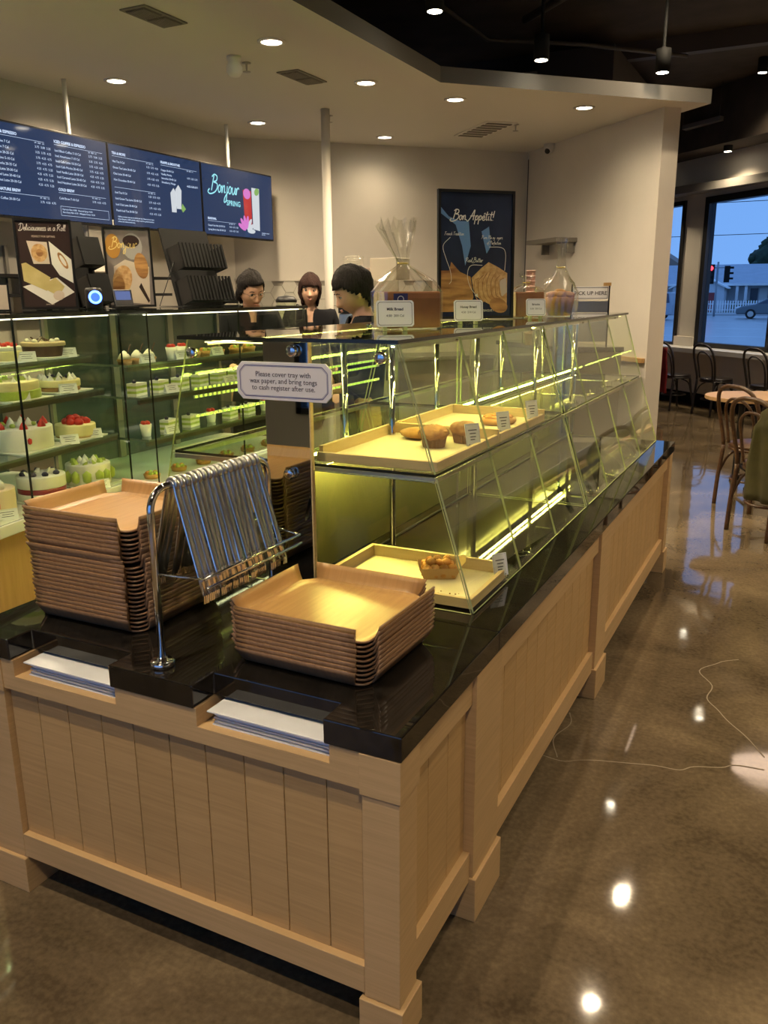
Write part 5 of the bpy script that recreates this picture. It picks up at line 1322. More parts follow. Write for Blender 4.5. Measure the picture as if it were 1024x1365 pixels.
def person(label, loc, rz, s, nod, yaw, roll, hair, shirt, vneck, glasses=False, arms='down'):
    t = thing('person', label, 'person', loc, rz)
    t.scale = (s, s, s)
    V = []; E = []; Rd = []
    def a(p, r_, par=None):
        V.append(p); Rd.append(r_)
        if par is not None: E.append((par, len(V) - 1))
        return len(V) - 1
    pel = a((0, 0, .92), (.135, .10)); sp = a((0, 0, 1.07), (.118, .088), pel); ch = a((0, .0, 1.245), (.138, .095), sp); nb = a((0, .012, 1.385), (.064, .06), ch); nk = a((0, .0, 1.44), .048, nb); nt2 = a((0, -.012, 1.49), .048, nk)
    hands = []
    for sg in (-1, 1):
        sh = a((sg * .160, .012, 1.350), .056, ch)
        if arms == 'down': el, wr, pm = (sg * .215, .03, 1.06), (sg * .20, -.10, .87), (sg * .19, -.15, .80)
        else: el, wr, pm = (sg * .215, -.03, 1.07), (sg * .13, -.24, 1.03), (sg * .10, -.31, 1.03)
        e1 = a(el, .040, sh); w1 = a(wr, .026, e1); p1 = a(pm, (.034, .018), w1)
        d = (Vector(pm) - Vector(wr)).normalized(); side = Vector((1, 0, 0)) * sg
        for k in range(4):
            b0 = Vector(pm) + side * (.024 - .016 * k) + d * .025
            L = (.07, .08, .075, .06)[k]
            f1 = a(tuple(b0), .0085, p1); f2 = a(tuple(b0 + d * L * .5 + Vector((0, 0, -.008))), .0080, f1); a(tuple(b0 + d * L + Vector((0, 0, -.024))), .0070, f2)
        th1 = a(tuple(Vector(pm) - side * .030 + d * .0), .0095, p1); a(tuple(Vector(pm) - side * .046 + d * .035), .0080, th1)
        hp = a((sg * .085, .005, .84), .088, pel); kn = a((sg * .092, -.012, .47), .055, hp); an = a((sg * .092, .015, .085), .037, kn); a((sg * .098, -.06, .045), .036, an); a((sg * .10, -.13, .035), .028, len(V) - 1)
    vs, fs = skin_mesh(V, E, Rd, 0, 1)
    # head island
    Hm = Matrix.Translation((0, -.005, 1.455)) @ Matrix.Rotation(R(yaw), 4, 'Z') @ Matrix.Rotation(R(roll), 4, 'Y') @ Matrix.Rotation(R(nod), 4, 'X') @ Matrix.Translation((0, .005, -1.455))
    Ho = Hm @ Matrix.Translation(HC)
    nu, nv = 32, 24; k0 = len(vs); hv = []
    hv.append(head_shape((0, 0, -1)))
    for i in range(1, nv):
        ph = -math.pi / 2 + math.pi * i / nv
        for j in range(nu):
            th = 2 * math.pi * j / nu
            q = head_shape((math.cos(ph) * math.sin(th), -math.cos(ph) * math.cos(th), math.sin(ph)))
            x, z = q.x, q.z
            if q.y < 0:      # brow, sockets, nose, lips, chin
                q.y += .007 * math.exp(-((abs(x) - .030) / .016) ** 2 - ((z - .002) / .013) ** 2)
                q.y -= .004 * math.exp(-((z - .024) / .012) ** 2) * math.exp(-(x / .05) ** 2)
                q.y -= .005 * math.exp(-((abs(x) - .045) / .018) ** 2 - ((z + .025) / .02) ** 2)
                q.y -= .006 * math.exp(-(x / .022) ** 2 - ((z + .062) / .010) ** 2)
                q.y -= .006 * math.exp(-(x / .022) ** 2 - ((z + .098) / .012) ** 2)
            hv.append(q)
    hv.append(head_shape((0, 0, 1)))
    L = len(hv) - 1; hf = []
    for j in range(nu):
        hf.append([0, 1 + (j + 1) % nu, 1 + j]); hf.append([L, 1 + (nv - 2) * nu + j, 1 + (nv - 2) * nu + (j + 1) % nu])
    for i in range(nv - 2):
        for j in range(nu):
            p = 1 + i * nu + j; p2 = 1 + i * nu + (j + 1) % nu; hf.append([p, p2, p2 + nu, p + nu])
    def island(points, faces):
        k = len(vs); vs.extend(points); fs.extend([[i + k for i in f] for f in faces])
    island([Ho @ v for v in hv], hf)
    nose = MB(); nose.M = Ho; nose.tube([(0, -.086, .010), (0, -.098, -.018), (0, -.104, -.034), (0, -.090, -.043)], [.006, .010, .0125, .008], 10)
    nose.ball((.011, -.092, -.036), (.008, .009, .007), 8, 6).ball((-.011, -.092, -.036), (.008, .009, .007), 8, 6)
    for sg in (-1, 1): nose.ball((sg * .074, .008, -.012), (.008, .018, .030), 10, 8)
    island(nose.v, nose.f)
    v2, f2 = remesh(vs, fs, .0062, 3)
    mb = MB(); mb.add(v2, f2, True)
    mb.build('body', M_SKIN, t, local=True)
    def part(name, m, mbf):
        q = MB(); q.M = Ho; mbf(q); return q.build(name, m, t, local=True)
    for sg in (-1, 1):
        part('eye', M_EYEW, lambda q: q.ball((sg * .030, -.0775, .002), (.0115, .0085, .0058), 12, 8))
        ir = part('iris', M_HAIRB, lambda q: q.ball((sg * .030, -.0845, .001), (.0052, .0025, .0052), 10, 6))
        part('eyelid', M_HAIRB, lambda q: q.tube([(sg * .042, -.078, .003), (sg * .036, -.0855, .0085), (sg * .028, -.087, .0090), (sg * .019, -.083, .004)], .0014, 5))
        part('eyebrow', M_HAIRB, lambda q: q.tube([(sg * .046, -.079, .021), (sg * .034, -.089, .027), (sg * .018, -.093, .024)], [.0015, .0028, .0022], 6))
    part('lips', M_LIP, lambda q: q.ball((0, -.0965, -.060), (.020, .006, .0042), 12, 6).ball((0, -.0960, -.067), (.016, .006, .0048), 12, 6))
    if glasses:
        def gl(q):
            for sg in (-1, 1):
                q.tube([(sg * .031 + .020 * math.cos(R(20 * i)), -.099 + .006 * abs(math.cos(R(20 * i))) * (1 if sg * math.cos(R(20 * i)) > 0 else 0), .0 + .015 * math.sin(R(20 * i))) for i in range(18)], .0011, 5, closed=True)
                q.tube([(sg * .051, -.093, .004), (sg * .078, -.02, .006), (sg * .079, .02, 0)], .0011, 5)
            q.tube([(-.011, -.1, .004), (.011, -.1, .004)], .0011, 5)
        part('glasses', M_CHROME, gl)
    # hair: a shell around the skull with the face left open
    def shell(q, k, front, side, nape, lift=.0):
        nu, nv = 40, 26; vv = []; ff = []; keep = {}
        for i in range(nv + 1):
            ph = -math.pi / 2 + math.pi * i / nv
            for j in range(nu):
                th = 2 * math.pi * j / nu
                p = head_shape((math.cos(ph) * math.sin(th), -math.cos(ph) * math.cos(th), math.sin(ph)))
                n_ = p.normalized()
                kk = k + .003 * math.sin(7 * th + 3 * ph) + random.uniform(-.0025, .0025) + lift * max(0, math.sin(ph))
                if p.z < -.02 and p.y > -.03: p = Vector((math.copysign(max(abs(p.x), .058), p.x) if abs(p.x) > .02 else p.x, p.y, p.z))
                vv.append(p + n_ * kk + Vector((0, .006, 0)))
                az = abs(((th + math.pi) % (2 * math.pi)) - math.pi)      # 0 at the front
                lim = front if az < R(48) else (front + (side - front) * (az - R(48)) / R(22) if az < R(70) else (side + (nape - side) * min(1, (az - R(70)) / R(70))))
                keep[(i, j)] = p.z >= lim
        for i in range(nv):
            for j in range(nu):
                j2 = (j + 1) % nu
                if keep[(i, j)] or keep[(i + 1, j)]: ff.append((i * nu + j, i * nu + j2, (i + 1) * nu + j2, (i + 1) * nu + j))
        q.add(vv, ff, True)
    if hair == 'bun':
        h = part('hair', M_HAIRB, lambda q: (shell(q, .010, .062, .012, -.085, .010), q.ball((0, .112, .015), (.052, .042, .052), 14, 10, .04), q.ball((-.05, .06, -.05), (.03, .03, .045), 10, 8, .05)))
    elif hair == 'bob':
        h = part('hair', M_HAIRR, lambda q: (shell(q, .016, .030, -.078, -.105, .008),))
    else:
        h = part('hair', M_HAIRB, lambda q: (shell(q, .013, .052, .005, -.090, .016), q.ball((0, .058, .03), (.078, .066, .080), 16, 12, .06)))
    md = h.modifiers.new('thickness', 'SOLIDIFY'); md.thickness = .008; md.offset = -1
    # clothes
    def cloth(name, m, V2, E2, R2, cut=None):
        a_, b_ = skin_mesh(V2, E2, R2, 0, 3 if cut else 2)
        if cut:
            b_ = [f for f in b_ if not any(cut(a_[i]) for i in f)]
        q = MB(); q.add(a_, b_, True); o = q.build(name, m, t, local=True)
        md = o.modifiers.new('thickness', 'SOLIDIFY'); md.thickness = .004; md.offset = 1
        return o
    sl = []; V2 = [(0, 0, .88), (0, 0, 1.07), (0, 0, 1.245), (0, .012, 1.372), (0, .012, 1.412)]; R2 = [(.15, .118), (.134, .106), (.154, .114), (.085, .078), (.066, .064)]; E2 = [(0, 1), (1, 2), (2, 3), (3, 4)]
    for sg in (-1, 1):
        i0 = len(V2)
        el = (sg * .215, .03, 1.06) if arms == 'down' else (sg * .215, -.03, 1.07)
        V2 += [(sg * .160, .012, 1.350), el]; R2 += [.068, .056]; E2 += [(2, i0), (i0, i0 + 1)]
        wr = Vector(el) * .45 + Vector((sg * .20, -.10, .87) if arms == 'down' else (sg * .13, -.24, 1.03)) * .55
        V2.append(tuple(wr)); R2.append(.042); E2.append((i0 + 1, i0 + 2))
    def vcut(p): return p.z > 1.400 or (p.y < -.02 and p.z > vneck and abs(p.x) < (p.z - vneck) * .38)
    cloth('shirt', shirt, V2, E2, R2, vcut)
    cloth('trousers', M_TROU, [(0, 0, .95), (0, 0, .88), (.085, .005, .82), (.092, -.012, .47), (.092, .012, .10), (-.085, .005, .82), (-.092, -.012, .47), (-.092, .012, .10)], [(0, 1), (1, 2), (2, 3), (3, 4), (1, 5), (5, 6), (6, 7)], [(.148, .112), (.15, .115), .098, .068, .055, .098, .068, .055])
    for sg in (-1, 1):
        MB().ball((sg * .098, -.055, .040), (.045, .125, .042), 14, 8).box(sg * .098 - .040, -.165, 0, sg * .098 + .040, .062, .012).build('shoe', M_BLACK, t, local=True)
    # apron bib over the shirt
    q = MB(); pts = []
    for i, (z, w_) in enumerate(((.62, .17), (.85, .165), (1.0, .14), (1.12, .115), (1.20, .10))):
        for k in range(5):
            x = -w_ + 2 * w_ * k / 4; y = -.128 - (.004 if z > 1.1 else 0) + .35 * (x * x) / .17 * .9
            pts.append((x, y, z))
    q.add(pts, [(i * 5 + k, i * 5 + k + 1, (i + 1) * 5 + k + 1, (i + 1) * 5 + k) for i in range(4) for k in range(4)], True)
    o = q.build('apron', M_APRON, t, local=True); md = o.modifiers.new('thickness', 'SOLIDIFY'); md.thickness = .003
    return t
person('woman in glasses with tied-back black hair looking down behind the cake case', (-2.76, 3.45, 0), R(52), 1.04, 22, 6, -4, 'bun', M_SHIRT, 1.335, True, 'front')
person('woman with a short brown bob facing the camera beside the white column', (-2.93, 4.50, 0), R(30), 1.03, 0, 0, 2, 'bob', M_SHIRT, 1.31, False, 'down')
person('woman with short black hair in profile behind the bagged loaf', (-1.56, 2.80, 0), R(-48), 1.03, 24, 0, 0, 'short', M_SHIRT, 1.30, False, 'front')

# ================================================================== BEHIND THE COUNTER
def fr45(x, y, rz): return Matrix.Translation((x, y, 0)) @ Matrix.Rotation(R(rz), 4, 'Z')
t = thing('back_counter', 'long steel back counter against the tiled wall', 'counter', (-3.72, 5.66, 0), R(45))
MB().box(-.45, -.02, .10, 2.0, .53, .90).build('body', M_GREYSTEEL, t, local=True)
MB().box(-.47, -.04, .90, 2.02, .54, .94).build('top', M_STEEL, t, local=True, bevel=.003)
t = thing('steel_brewer', 'tall steel brewing cabinet behind the black-haired woman', 'cabinet', (-2.29, 4.28, 0), R(26))
MB().box(-.21, -.2, 0, .21, .22, 1.42).build('body', M_STEEL, t, local=True, bevel=.004)
MB().box(-.215, -.205, 1.425, .215, .225, 1.54).build('black_band', M_BLACK, t, local=True)
MB().box(-.215, -.205, 1.545, .215, .225, 1.65).build('head_box', mat('tan_metal', (0.38, 0.33, 0.26), .5), t, local=True, bevel=.004)
for x in (-.09, .02, .12): MB().box(x, -.215, .95, x + .012, -.2, 1.40).build('door_edge', M_CHROME, t, local=True)
MB().box(-.20, -.215, 1.28, -.13, -.2, 1.30).build('handle', M_CHROME, t, local=True)
tag(MB().box(-2.46, 4.10, 1.6515, -2.26, 4.30, 1.735).build('carton', mat('pink_card', (0.50, 0.38, 0.33), .7), bevel=.003), 'pinkish flat carton on top of the steel cabinet, left one', 'box')
tag(MB().box(-2.23, 4.18, 1.6515, -2.02, 4.40, 1.80).build('carton', mat('tan_card', (0.45, 0.40, 0.32), .7), bevel=.003), 'tan carton on top of the steel cabinet, right one', 'box')
t = thing('cup_lid_stack', 'stack of clear plastic lids on the pinkish carton', 'lids', (-2.37, 4.19, 1.7355))
for i in range(6): MB().lathe([(.075, 0), (.078, .004), (.07, .010), (.045, .016), (.0005, .018)], (-2.37 + .004 * (i % 2), 4.19, 1.7357 + .014 * i), 20).build('lid', M_CELLO, t)
t = thing('blender_jar', 'clear jar blender with a black lid beside the bob-haired woman', 'blender', (-2.80, 3.96, 0))
MB().box(-2.98, 3.80, 0, -2.62, 4.12, 1.24).build('stand', M_GREYSTEEL, t)
MB().lathe([(.07, 1.2405), (.072, 1.30), (.06, 1.325)], (-2.80, 3.96, 0), 18).build('base', M_BLACK, t)
MB().lathe([(.055, 1.325), (.066, 1.345), (.072, 1.50), (.070, 1.50), (.062, 1.35), (.0005, 1.345)], (-2.80, 3.96, 0), 20).build('jar', M_GLASS, t)
MB().lathe([(.076, 1.50), (.078, 1.515), (.06, 1.54), (.03, 1.545), (.0005, 1.55)], (-2.80, 3.96, 0), 20).build('lid', M_BLACK, t)
MB().tube([(-2.735, 3.99, 1.48), (-2.685, 4.01, 1.46), (-2.69, 4.01, 1.38), (-2.74, 3.99, 1.36)], .010, 8).build('handle', M_BLACK, t)
t = thing('coffee_hopper', 'round black machine hopper left of the woman in glasses', 'machine', (-3.18, 3.50, 0), R(35))
MB().box(-.16, -.16, 0, .16, .16, 1.36).build('stand', M_GREYSTEEL, t, local=True)
MB().lathe([(.13, 1.36), (.14, 1.44), (.14, 1.52), (.11, 1.60), (.06, 1.635), (.0005, 1.64)], (0, 0, 0), 24).build('hopper', M_BLACK, t, local=True)
MB().box(-.01, -.20, 1.50, .24, -.12, 1.545).build('arm', M_BLACK, t, local=True)
t = thing('wall_cupboard', 'white wall cupboard between the two posters under the menu screens', 'cupboard', (-4.33, 3.75, 1.72))
MB().box(-4.518, 3.45, 1.72, -4.17, 4.05, 2.06).build('body', M_CEIL, t, bevel=.004)
MB().box(-4.169, 3.46, 1.73, -4.155, 3.745, 2.05).build('door', M_WALL, t); MB().box(-4.169, 3.755, 1.73, -4.155, 4.04, 2.05).build('door', M_WALL, t)
MB().box(-4.518, 2.2, 2.062, -4.10, 4.2, 2.10).build('cornice', M_TRIM, t)
t = thing('wall_shelf_unit', 'black wall shelves with steel uprights on the left service wall', 'shelf', (-4.4, 3.0, 0))
for z in (1.55, 1.68): MB().box(-4.515, 1.6, z, -4.22, 4.4, z + .022).build('shelf', M_BLACK, t)
for y in (1.7, 2.35, 3.0, 3.65, 4.3): MB().box(-4.515, y - .012, .0, -4.49, y + .012, 1.9).build('upright', M_GREYSTEEL, t)
t = thing('work_counter', 'steel work counter along the left service wall', 'counter', (-4.2, 3, 0))
MB().box(-4.48, 1.2, .1, -3.85, 4.6, .90).build('body', M_GREYSTEEL, t); MB().box(-4.48, 1.18, .90, -3.83, 4.62, .94).build('top', M_STEEL, t, bevel=.003)
t = thing('plate_stack', 'white rounded dispenser under the wall cupboard', 'dispenser', (-3.98, 3.55, .9405))
MB().lathe([(.09, 0), (.11, .05), (.12, .5), (.11, .72), (.07, .82), (.0005, .85)], (-3.98, 3.55, .9405), 22).build('shell', M_CEIL, t)
MB().cyl((-3.98, 3.44, 1.5), (-3.98, 3.40, 1.5), .02, 12).build('knob', M_GREYSTEEL, t)
# pick-up counter with its sign, cups and jar
t = thing('pickup_counter', 'dark pick-up counter along the partition wall behind the glass case', 'counter', (-1.40, 6.45, 0), R(-45))
MB().box(-.75, -.30, .08, .62, .20, 1.06).build('body', M_GREYSTEEL, t, local=True); MB().box(-.77, -.32, 1.06, .64, .21, 1.10).build('top', M_STONE, t, local=True, bevel=.003)
t = thing('pickup_sign', 'grey metal sign reading PICK UP HERE beyond the bagged brioche', 'sign', (-1.02, 5.75, 1.1005), R(20))
MB().box(-.16, -.03, .0, .16, .05, .015).box(-.155, 0, .015, -.143, .012, .52).box(.143, 0, .015, .155, .012, .52).build('stand', M_BLACK, t, local=True)
MB().box(-.143, -.002, .40, .143, .010, .50).build('board', M_WHITE, t, local=True)
MB().box(-.143, 0, .06, .143, .008, .385).build('panel', M_STEEL, t, local=True)
MB().box(.10, -.01, .505, .16, .02, .53).build('clip', M_OAKV, t, local=True)
B = chain(t) @ frame((0, -.0028, .40), (1, 0, 0), (0, 0, 1))
outline([(-.136, .008), (.136, .008), (.136, .092), (-.136, .092)], .004, M_INK, t, B, .0003)
lettering('PICK UP HERE', B @ Matrix.Translation((0, .068, .0004)), .042, M_INK, t, align='CENTER', bold=.0006)
M_PCUP = mat('pink_cup', (0.62, 0.42, 0.36), .5)
t = thing('cup_tower', 'tall tower of pink paper cups beside the poster', 'cups', (-1.64, 6.12, 1.1005), 0)
for i in range(13): MB().lathe([(.030, 0), (.040, .10), (.042, .10), (.042, .106), (.0005, .104)], (-1.64, 6.12, 1.101 + .045 * i), 18).build('cup', M_PCUP, t)
t = thing('snack_box', 'clear-lidded box with red contents right of the pink cups', 'box', (-1.50, 6.12, 1.1005))
MB().box(-1.58, 6.04, 1.1008, -1.36, 6.20, 1.42).build('stand', M_GREYSTEEL, t)
MB().box(-1.57, 6.05, 1.4205, -1.38, 6.19, 1.50).build('contents', mat('red_brown', (.25, .06, .045), .6), t)
MB().box(-1.575, 6.045, 1.5005, -1.375, 6.195, 1.525).build('lid', M_PCUP, t)
MB().lathe([(.05, 1.5255), (.055, 1.60), (.04, 1.67), (.0005, 1.68)], (-1.48, 6.12, 0), 16).build('dome', M_CELLO, t)
t = thing('wall_shelf', 'short grey wall shelf on the partition near the poster top', 'shelf', (-1.85, 7.25, 2.05), R(-45))
MB().box(-.30, -.05, 2.03 - 2.05, .30, .20, .02).build('board', M_GREYV, t, local=True); 
for x in (-.26, .24): MB().box(x, .10, -.12, x + .02, .195, -.02).build('bracket', M_GREYSTEEL, t, local=True)

# ================================================================== SEATING AREA
M_CBLK = mat('bentwood_black', (0.018, 0.014, 0.014), 0.35)
M_CBRN = mat('bentwood_brown', (0.055, 0.026, 0.012), 0.35, col2=(0.105, 0.05, 0.022), scale=6, stretch=(3, 3, 14))
def bentwood(m, lab, loc, rz, grp, seatm=None):
    # faces local -y; back hoop on +y
    t = thing('bentwood_chair', lab, 'chair', loc, rz, grp)
    MB().lathe([(.0005, .445), (.19, .445), (.20, .455), (.20, .470), (.185, .478), (.0005, .472)], (0, 0, 0), 30).build('seat', seatm or m, t, local=True)
    MB().tube([(.192 * math.cos(R(12 * i)), .192 * math.sin(R(12 * i)), .438) for i in range(30)], .012, 8, closed=True).build('seat_ring', m, t, local=True)
    hoop = [(-.175, .195, 0), (-.172, .185, .22), (-.168, .165, .45), (-.185, .19, .62), (-.19, .225, .76), (-.155, .255, .855), (-.08, .27, .895), (0, .274, .902), (.08, .27, .895), (.155, .255, .855), (.19, .225, .76), (.185, .19, .62), (.168, .165, .45), (.172, .185, .22), (.175, .195, 0)]
    P = smooth_path(hoop, 5)
    cut = [i for i, p in enumerate(P) if p.z > .448]
    up = P[cut[0]:cut[-1] + 1]
    MB().tube(up, .0145, 10).build('back_hoop', m, t, local=True)
    inner = smooth_path([(-.12, .16, .475), (-.13, .185, .62), (-.12, .22, .74), (-.06, .245, .80), (0, .25, .812), (.06, .245, .80), (.12, .22, .74), (.13, .185, .62), (.12, .16, .475)], 5)
    MB().tube(inner, .0105, 8).build('inner_hoop', m, t, local=True)
    for sg in (-1, 1):
        q = [p for p in P[:cut[0] + 1]] if sg < 0 else [p for p in P[cut[-1]:]]
        MB().tube(q, .0150, 10).build('leg', m, t, local=True)
    for sg in (-1, 1):
        MB().tube(smooth_path([(sg * .135, -.125, .448), (sg * .15, -.15, .25), (sg * .175, -.195, 0)], 5), [.017 - .0004 * i for i in range(11)], 10).build('leg', m, t, local=True)
        MB().tube(smooth_path([(sg * .145, -.145, .25), (sg * .14, -.10, .37), (sg * .11, .02, .432)], 5), .009, 8).build('brace', m, t, local=True)
        MB().tube(smooth_path([(sg * .170, .180, .24), (sg * .15, .12, .37), (sg * .10, .02, .432)], 5), .009, 8).build('brace', m, t, local=True)
    MB().tube([(.155 * math.cos(R(15 * i)), .155 * math.sin(R(15 * i)) + .015, .205) for i in range(24)], .009, 8, closed=True).build('stretcher_ring', m, t, local=True)
    return t
CG = 'black bentwood chairs at the window ledge'
def wpos(a, d): p = wl(a, d, 0); return (p.x, p.y, 0)
WROT = R(135)      # local -y (front) points to the window
bentwood(M_CBLK, 'black bentwood chair under the narrow window, partly behind the partition wall', (-.95, 10.68, 0), R(135), CG)
bentwood(M_CBLK, 'black bentwood chair in front of the pier left of the wide window', (-.40, 10.30, 0), R(135), CG)
bentwood(M_CBLK, 'black bentwood chair under the wide window at the right photo edge', (.24, 9.66, 0), R(135), CG)
bentwood(M_CBRN, 'brown bentwood chair facing the table, nearer its left end', (.36, 5.35, 0), R(138), 'brown bentwood chairs at the table')
ch = bentwood(M_CBRN, 'brown bentwood chair with an olive garment over it, closest to the counter', (.51, 4.62, 0), R(138), 'brown bentwood chairs at the table')
# table
M_TABLE = woodmat('table_oak', (0.40, 0.24, 0.11), (0.52, 0.33, 0.16), stretch=(3, 40, 3))
t = thing('cafe_table', 'wooden cafe table with black legs behind the brown chairs', 'table', (.62, 6.2, 0), R(20))
MB().prism(arc((-.42, 0), .33, R(90), R(270), 12) + arc((.9, 0), .33, R(-90), R(90), 12), .712, .742).build('tabletop', M_TABLE, t, local=True, bevel=.004)
for (x, y) in ((-.40, -.20), (-.40, .20), (.85, -.20), (.85, .20)):
    MB().lathe([(.045, 0), (.048, .015), (.03, .05), (.024, .60), (.034, .712)], (x, y, 0), 16).build('leg', M_BLACK, t, local=True)
MB().cyl((-.40, -.2, .13), (.85, -.2, .13), .016, 10).cyl((-.40, .2, .13), (.85, .2, .13), .016, 10).cyl((-.40, -.2, .14), (-.40, .2, .14), .014, 10).build('foot_rail', M_BLACK, t, local=True)
# olive garment draped over the nearer brown chair
M_OLV = mat('olive_cloth', (0.06, 0.052, 0.018), 0.9, var=.25, scale=9, bump=.3)
q = MB(); q.M = Matrix.Translation((.51, 4.62, 0)) @ Matrix.Rotation(R(138), 4, 'Z')
vs = []; fs = []; random.seed(14); nx, nz = 13, 14
for i in range(nz):
    f = i / (nz - 1)
    for j in range(nx):
        u = -1 + 2 * j / (nx - 1)
        wid = .10 + .12 * min(1, f * 1.6)
        z = .83 - .56 * f + .05 * (1 - abs(u)) * (1 - f)
        y = .245 - .05 * math.sin(f * 2.2) + .018 * math.sin(u * 7 + f * 3) * f + .02 + (.035 if f > .1 else 0)
        vs.append((u * wid * .70 - .165, y + .012, z))
for i in range(nz - 1):
    for j in range(nx - 1): fs.append((i * nx + j, i * nx + j + 1, (i + 1) * nx + j + 1, (i + 1) * nx + j))
q.add(vs, fs, True); o = q.build('hanging_garment', M_OLV, label='olive green garment hung over the back of the nearer brown chair', cat='garment')
md = o.modifiers.new('thickness', 'SOLIDIFY'); md.thickness = .012
# red garment on the left black chair
M_REDC = mat('red_cloth', (0.22, 0.015, 0.02), .85, var=.3, scale=12)
q = MB(); q.M = Matrix.Translation((-.95, 10.68, 0)) @ Matrix.Rotation(R(135), 4, 'Z'); vs = []; fs = []
for i in range(nz):
    f = i / (nz - 1)
    for j in range(nx):
        u = -1 + 2 * j / (nx - 1)
        vs.append((u * .17 + .01 * math.sin(f * 9), .305 + .016 * math.sin(u * 6) * f - .05 * f, .84 - .60 * f))
for i in range(nz - 1):
    for j in range(nx - 1): fs.append((i * nx + j, i * nx + j + 1, (i + 1) * nx + j + 1, (i + 1) * nx + j))
q.add(vs, fs, True); o = q.build('hanging_garment', M_REDC, label='dark red garment hung on the black chair beside the partition wall', cat='garment')
md = o.modifiers.new('thickness', 'SOLIDIFY'); md.thickness = .012
t = thing('wall_light_box', 'small white wall box below the window ledge', 'box', tuple(wl(-.15, -.06, .42)))
q = MB(); q.M = WF; q.box(-.30, -.07, .42, .02, -.001, .52).build('box', M_SILL, t, bevel=.004)
q = MB(); q.M = WF; q.box(-.28, -.073, .44, 0, -.07, .50).build('front', M_WHITE, t)

# ================================================================== OUTSIDE
GZ = -.25
M_ASPH = mat('asphalt', (0.44, 0.46, 0.48), 0.3, var=.08, scale=2)
M_PAVE = mat('pavement', (0.48, 0.48, 0.49), 0.85, var=.06, scale=2)
M_LANE = mat('lane_paint', (0.80, 0.81, 0.83), 0.7)
MB().box(-70, 13.6, GZ - .1, 60, 72.5, GZ).build('street', M_ASPH, kind='structure')
MB().prism([(-70, 13.4), (-2.9, 13.4), (5.4, 5.4), (5.4, -30), (60, -30), (60, 13.6), (-70, 13.6)], GZ - .1, GZ).build('street', M_ASPH, kind='structure')
MB().box(-30, -30, GZ - .1, 60, -4.5, GZ - .002).build('street', M_PAVE, kind='structure')
MB().box(-70, 68.0, GZ, 60, 72.5, GZ + .12).build('pavement', M_PAVE, kind='structure')
MB().box(-70, 72.5, GZ - .1, 60, 140, GZ + .1).build('lawn', mat('lawn_green', (0.09, 0.12, 0.06), .9, var=.2, scale=1), kind='structure')
for y, x0, x1 in ((30, -9, -4.5), (36, -5, -1), (44, -9, -5.2), (44, -3.6, -1.5), (52, -6.5, -3.5), (52, -2.4, -.4), (24, -3.2, -1.2)):
    MB().box(x0, y, GZ, x1, y + .25, GZ + .006).build('lane_marking', M_LANE, kind='structure')
# picket fence
M_PICK = mat('fence_white', (0.86, 0.87, 0.89), .6)
t = thing('picket_fence', 'white picket fence across the street in front of the low house', 'fence', (-6, 72.6, GZ))
x = -12.0; pk = None
MB().box(-12, 72.66, GZ + .30, 4, 72.70, GZ + .38).box(-12, 72.66, GZ + .75, 4, 72.70, GZ + .83).build('rail', M_PICK, t)
while x < 3.8:
    if pk is None: pk = MB().prism([(0, 0), (.10, 0), (.10, .95), (.05, 1.03), (0, .95)], 0, .03).build('picket', M_PICK, t, local=True); o = pk
    else: o = pk.copy(); COL.objects.link(o)
    o.parent = t; o.matrix_basis = chain(t).inverted() @ Matrix(((1, 0, 0, x), (0, 0, 1, 72.60), (0, 1, 0, GZ + .06), (0, 0, 0, 1)))
    x += .19
# house
M_ROOF = mat('roof_grey', (0.46, 0.49, 0.55), .85, var=.06, scale=1.5)
M_SIDING = mat('siding_pale', (0.66, 0.69, 0.75), .8)
M_REDD = mat('garage_red', (0.32, 0.045, 0.05), .6)
M_DKW = mat('house_dark_window', (0.06, 0.08, 0.12), .3)
h = thing('house', 'low pale house with a long grey roof beyond the picket fence', 'house', (-2.5, 80, GZ))
HZ = GZ + .1
MB().box(-13.0, 79, HZ, 8, 88, 2.05).build('wall', M_SIDING, h)
MB().add([(-13.4, 77.6, 2.0), (8.6, 77.6, 2.0), (8.6, 84, 3.75), (-13.4, 84, 3.75), (-13.4, 90, 2.0), (8.6, 90, 2.0), (-13.4, 77.6, 2.15), (8.6, 77.6, 2.15), (8.6, 84, 3.9), (-13.4, 84, 3.9)], [(0, 1, 2, 3), (6, 9, 8, 7), (0, 6, 7, 1), (9, 4, 5, 8), (0, 3, 9, 6), (1, 7, 8, 2), (3, 4, 9), (2, 8, 5)], False).build('roof', M_ROOF, h)
MB().box(-13.4, 77.55, 1.98, 8.6, 77.62, 2.17).build('eaves_board', M_PICK, h)
MB().add([(-10.2, 75.4, HZ), (-6.1, 75.4, HZ), (-6.1, 75.4, 1.85), (-8.15, 75.4, 2.75), (-10.2, 75.4, 1.85), (-10.2, 79, HZ), (-6.1, 79, HZ), (-6.1, 79, 1.85), (-8.15, 79, 2.75), (-10.2, 79, 1.85)], [(0, 1, 2, 3, 4), (1, 6, 7, 2), (0, 4, 9, 5)], False).build('garage_wall', M_SIDING, h)
MB().add([(-10.5, 75.1, 1.72), (-8.15, 75.1, 2.82), (-5.8, 75.1, 1.72), (-10.5, 81, 1.72), (-8.15, 81, 2.82), (-5.8, 81, 1.72), (-10.5, 75.1, 1.84), (-8.15, 75.1, 2.96), (-5.8, 75.1, 1.84), (-10.5, 81, 1.84), (-8.15, 81, 2.96), (-5.8, 81, 1.84)],
         [(6, 7, 10, 9), (7, 8, 11, 10), (0, 1, 7, 6), (1, 2, 8, 7), (0, 6, 9, 3), (2, 5, 11, 8)], False).build('garage_roof', M_PICK, h)
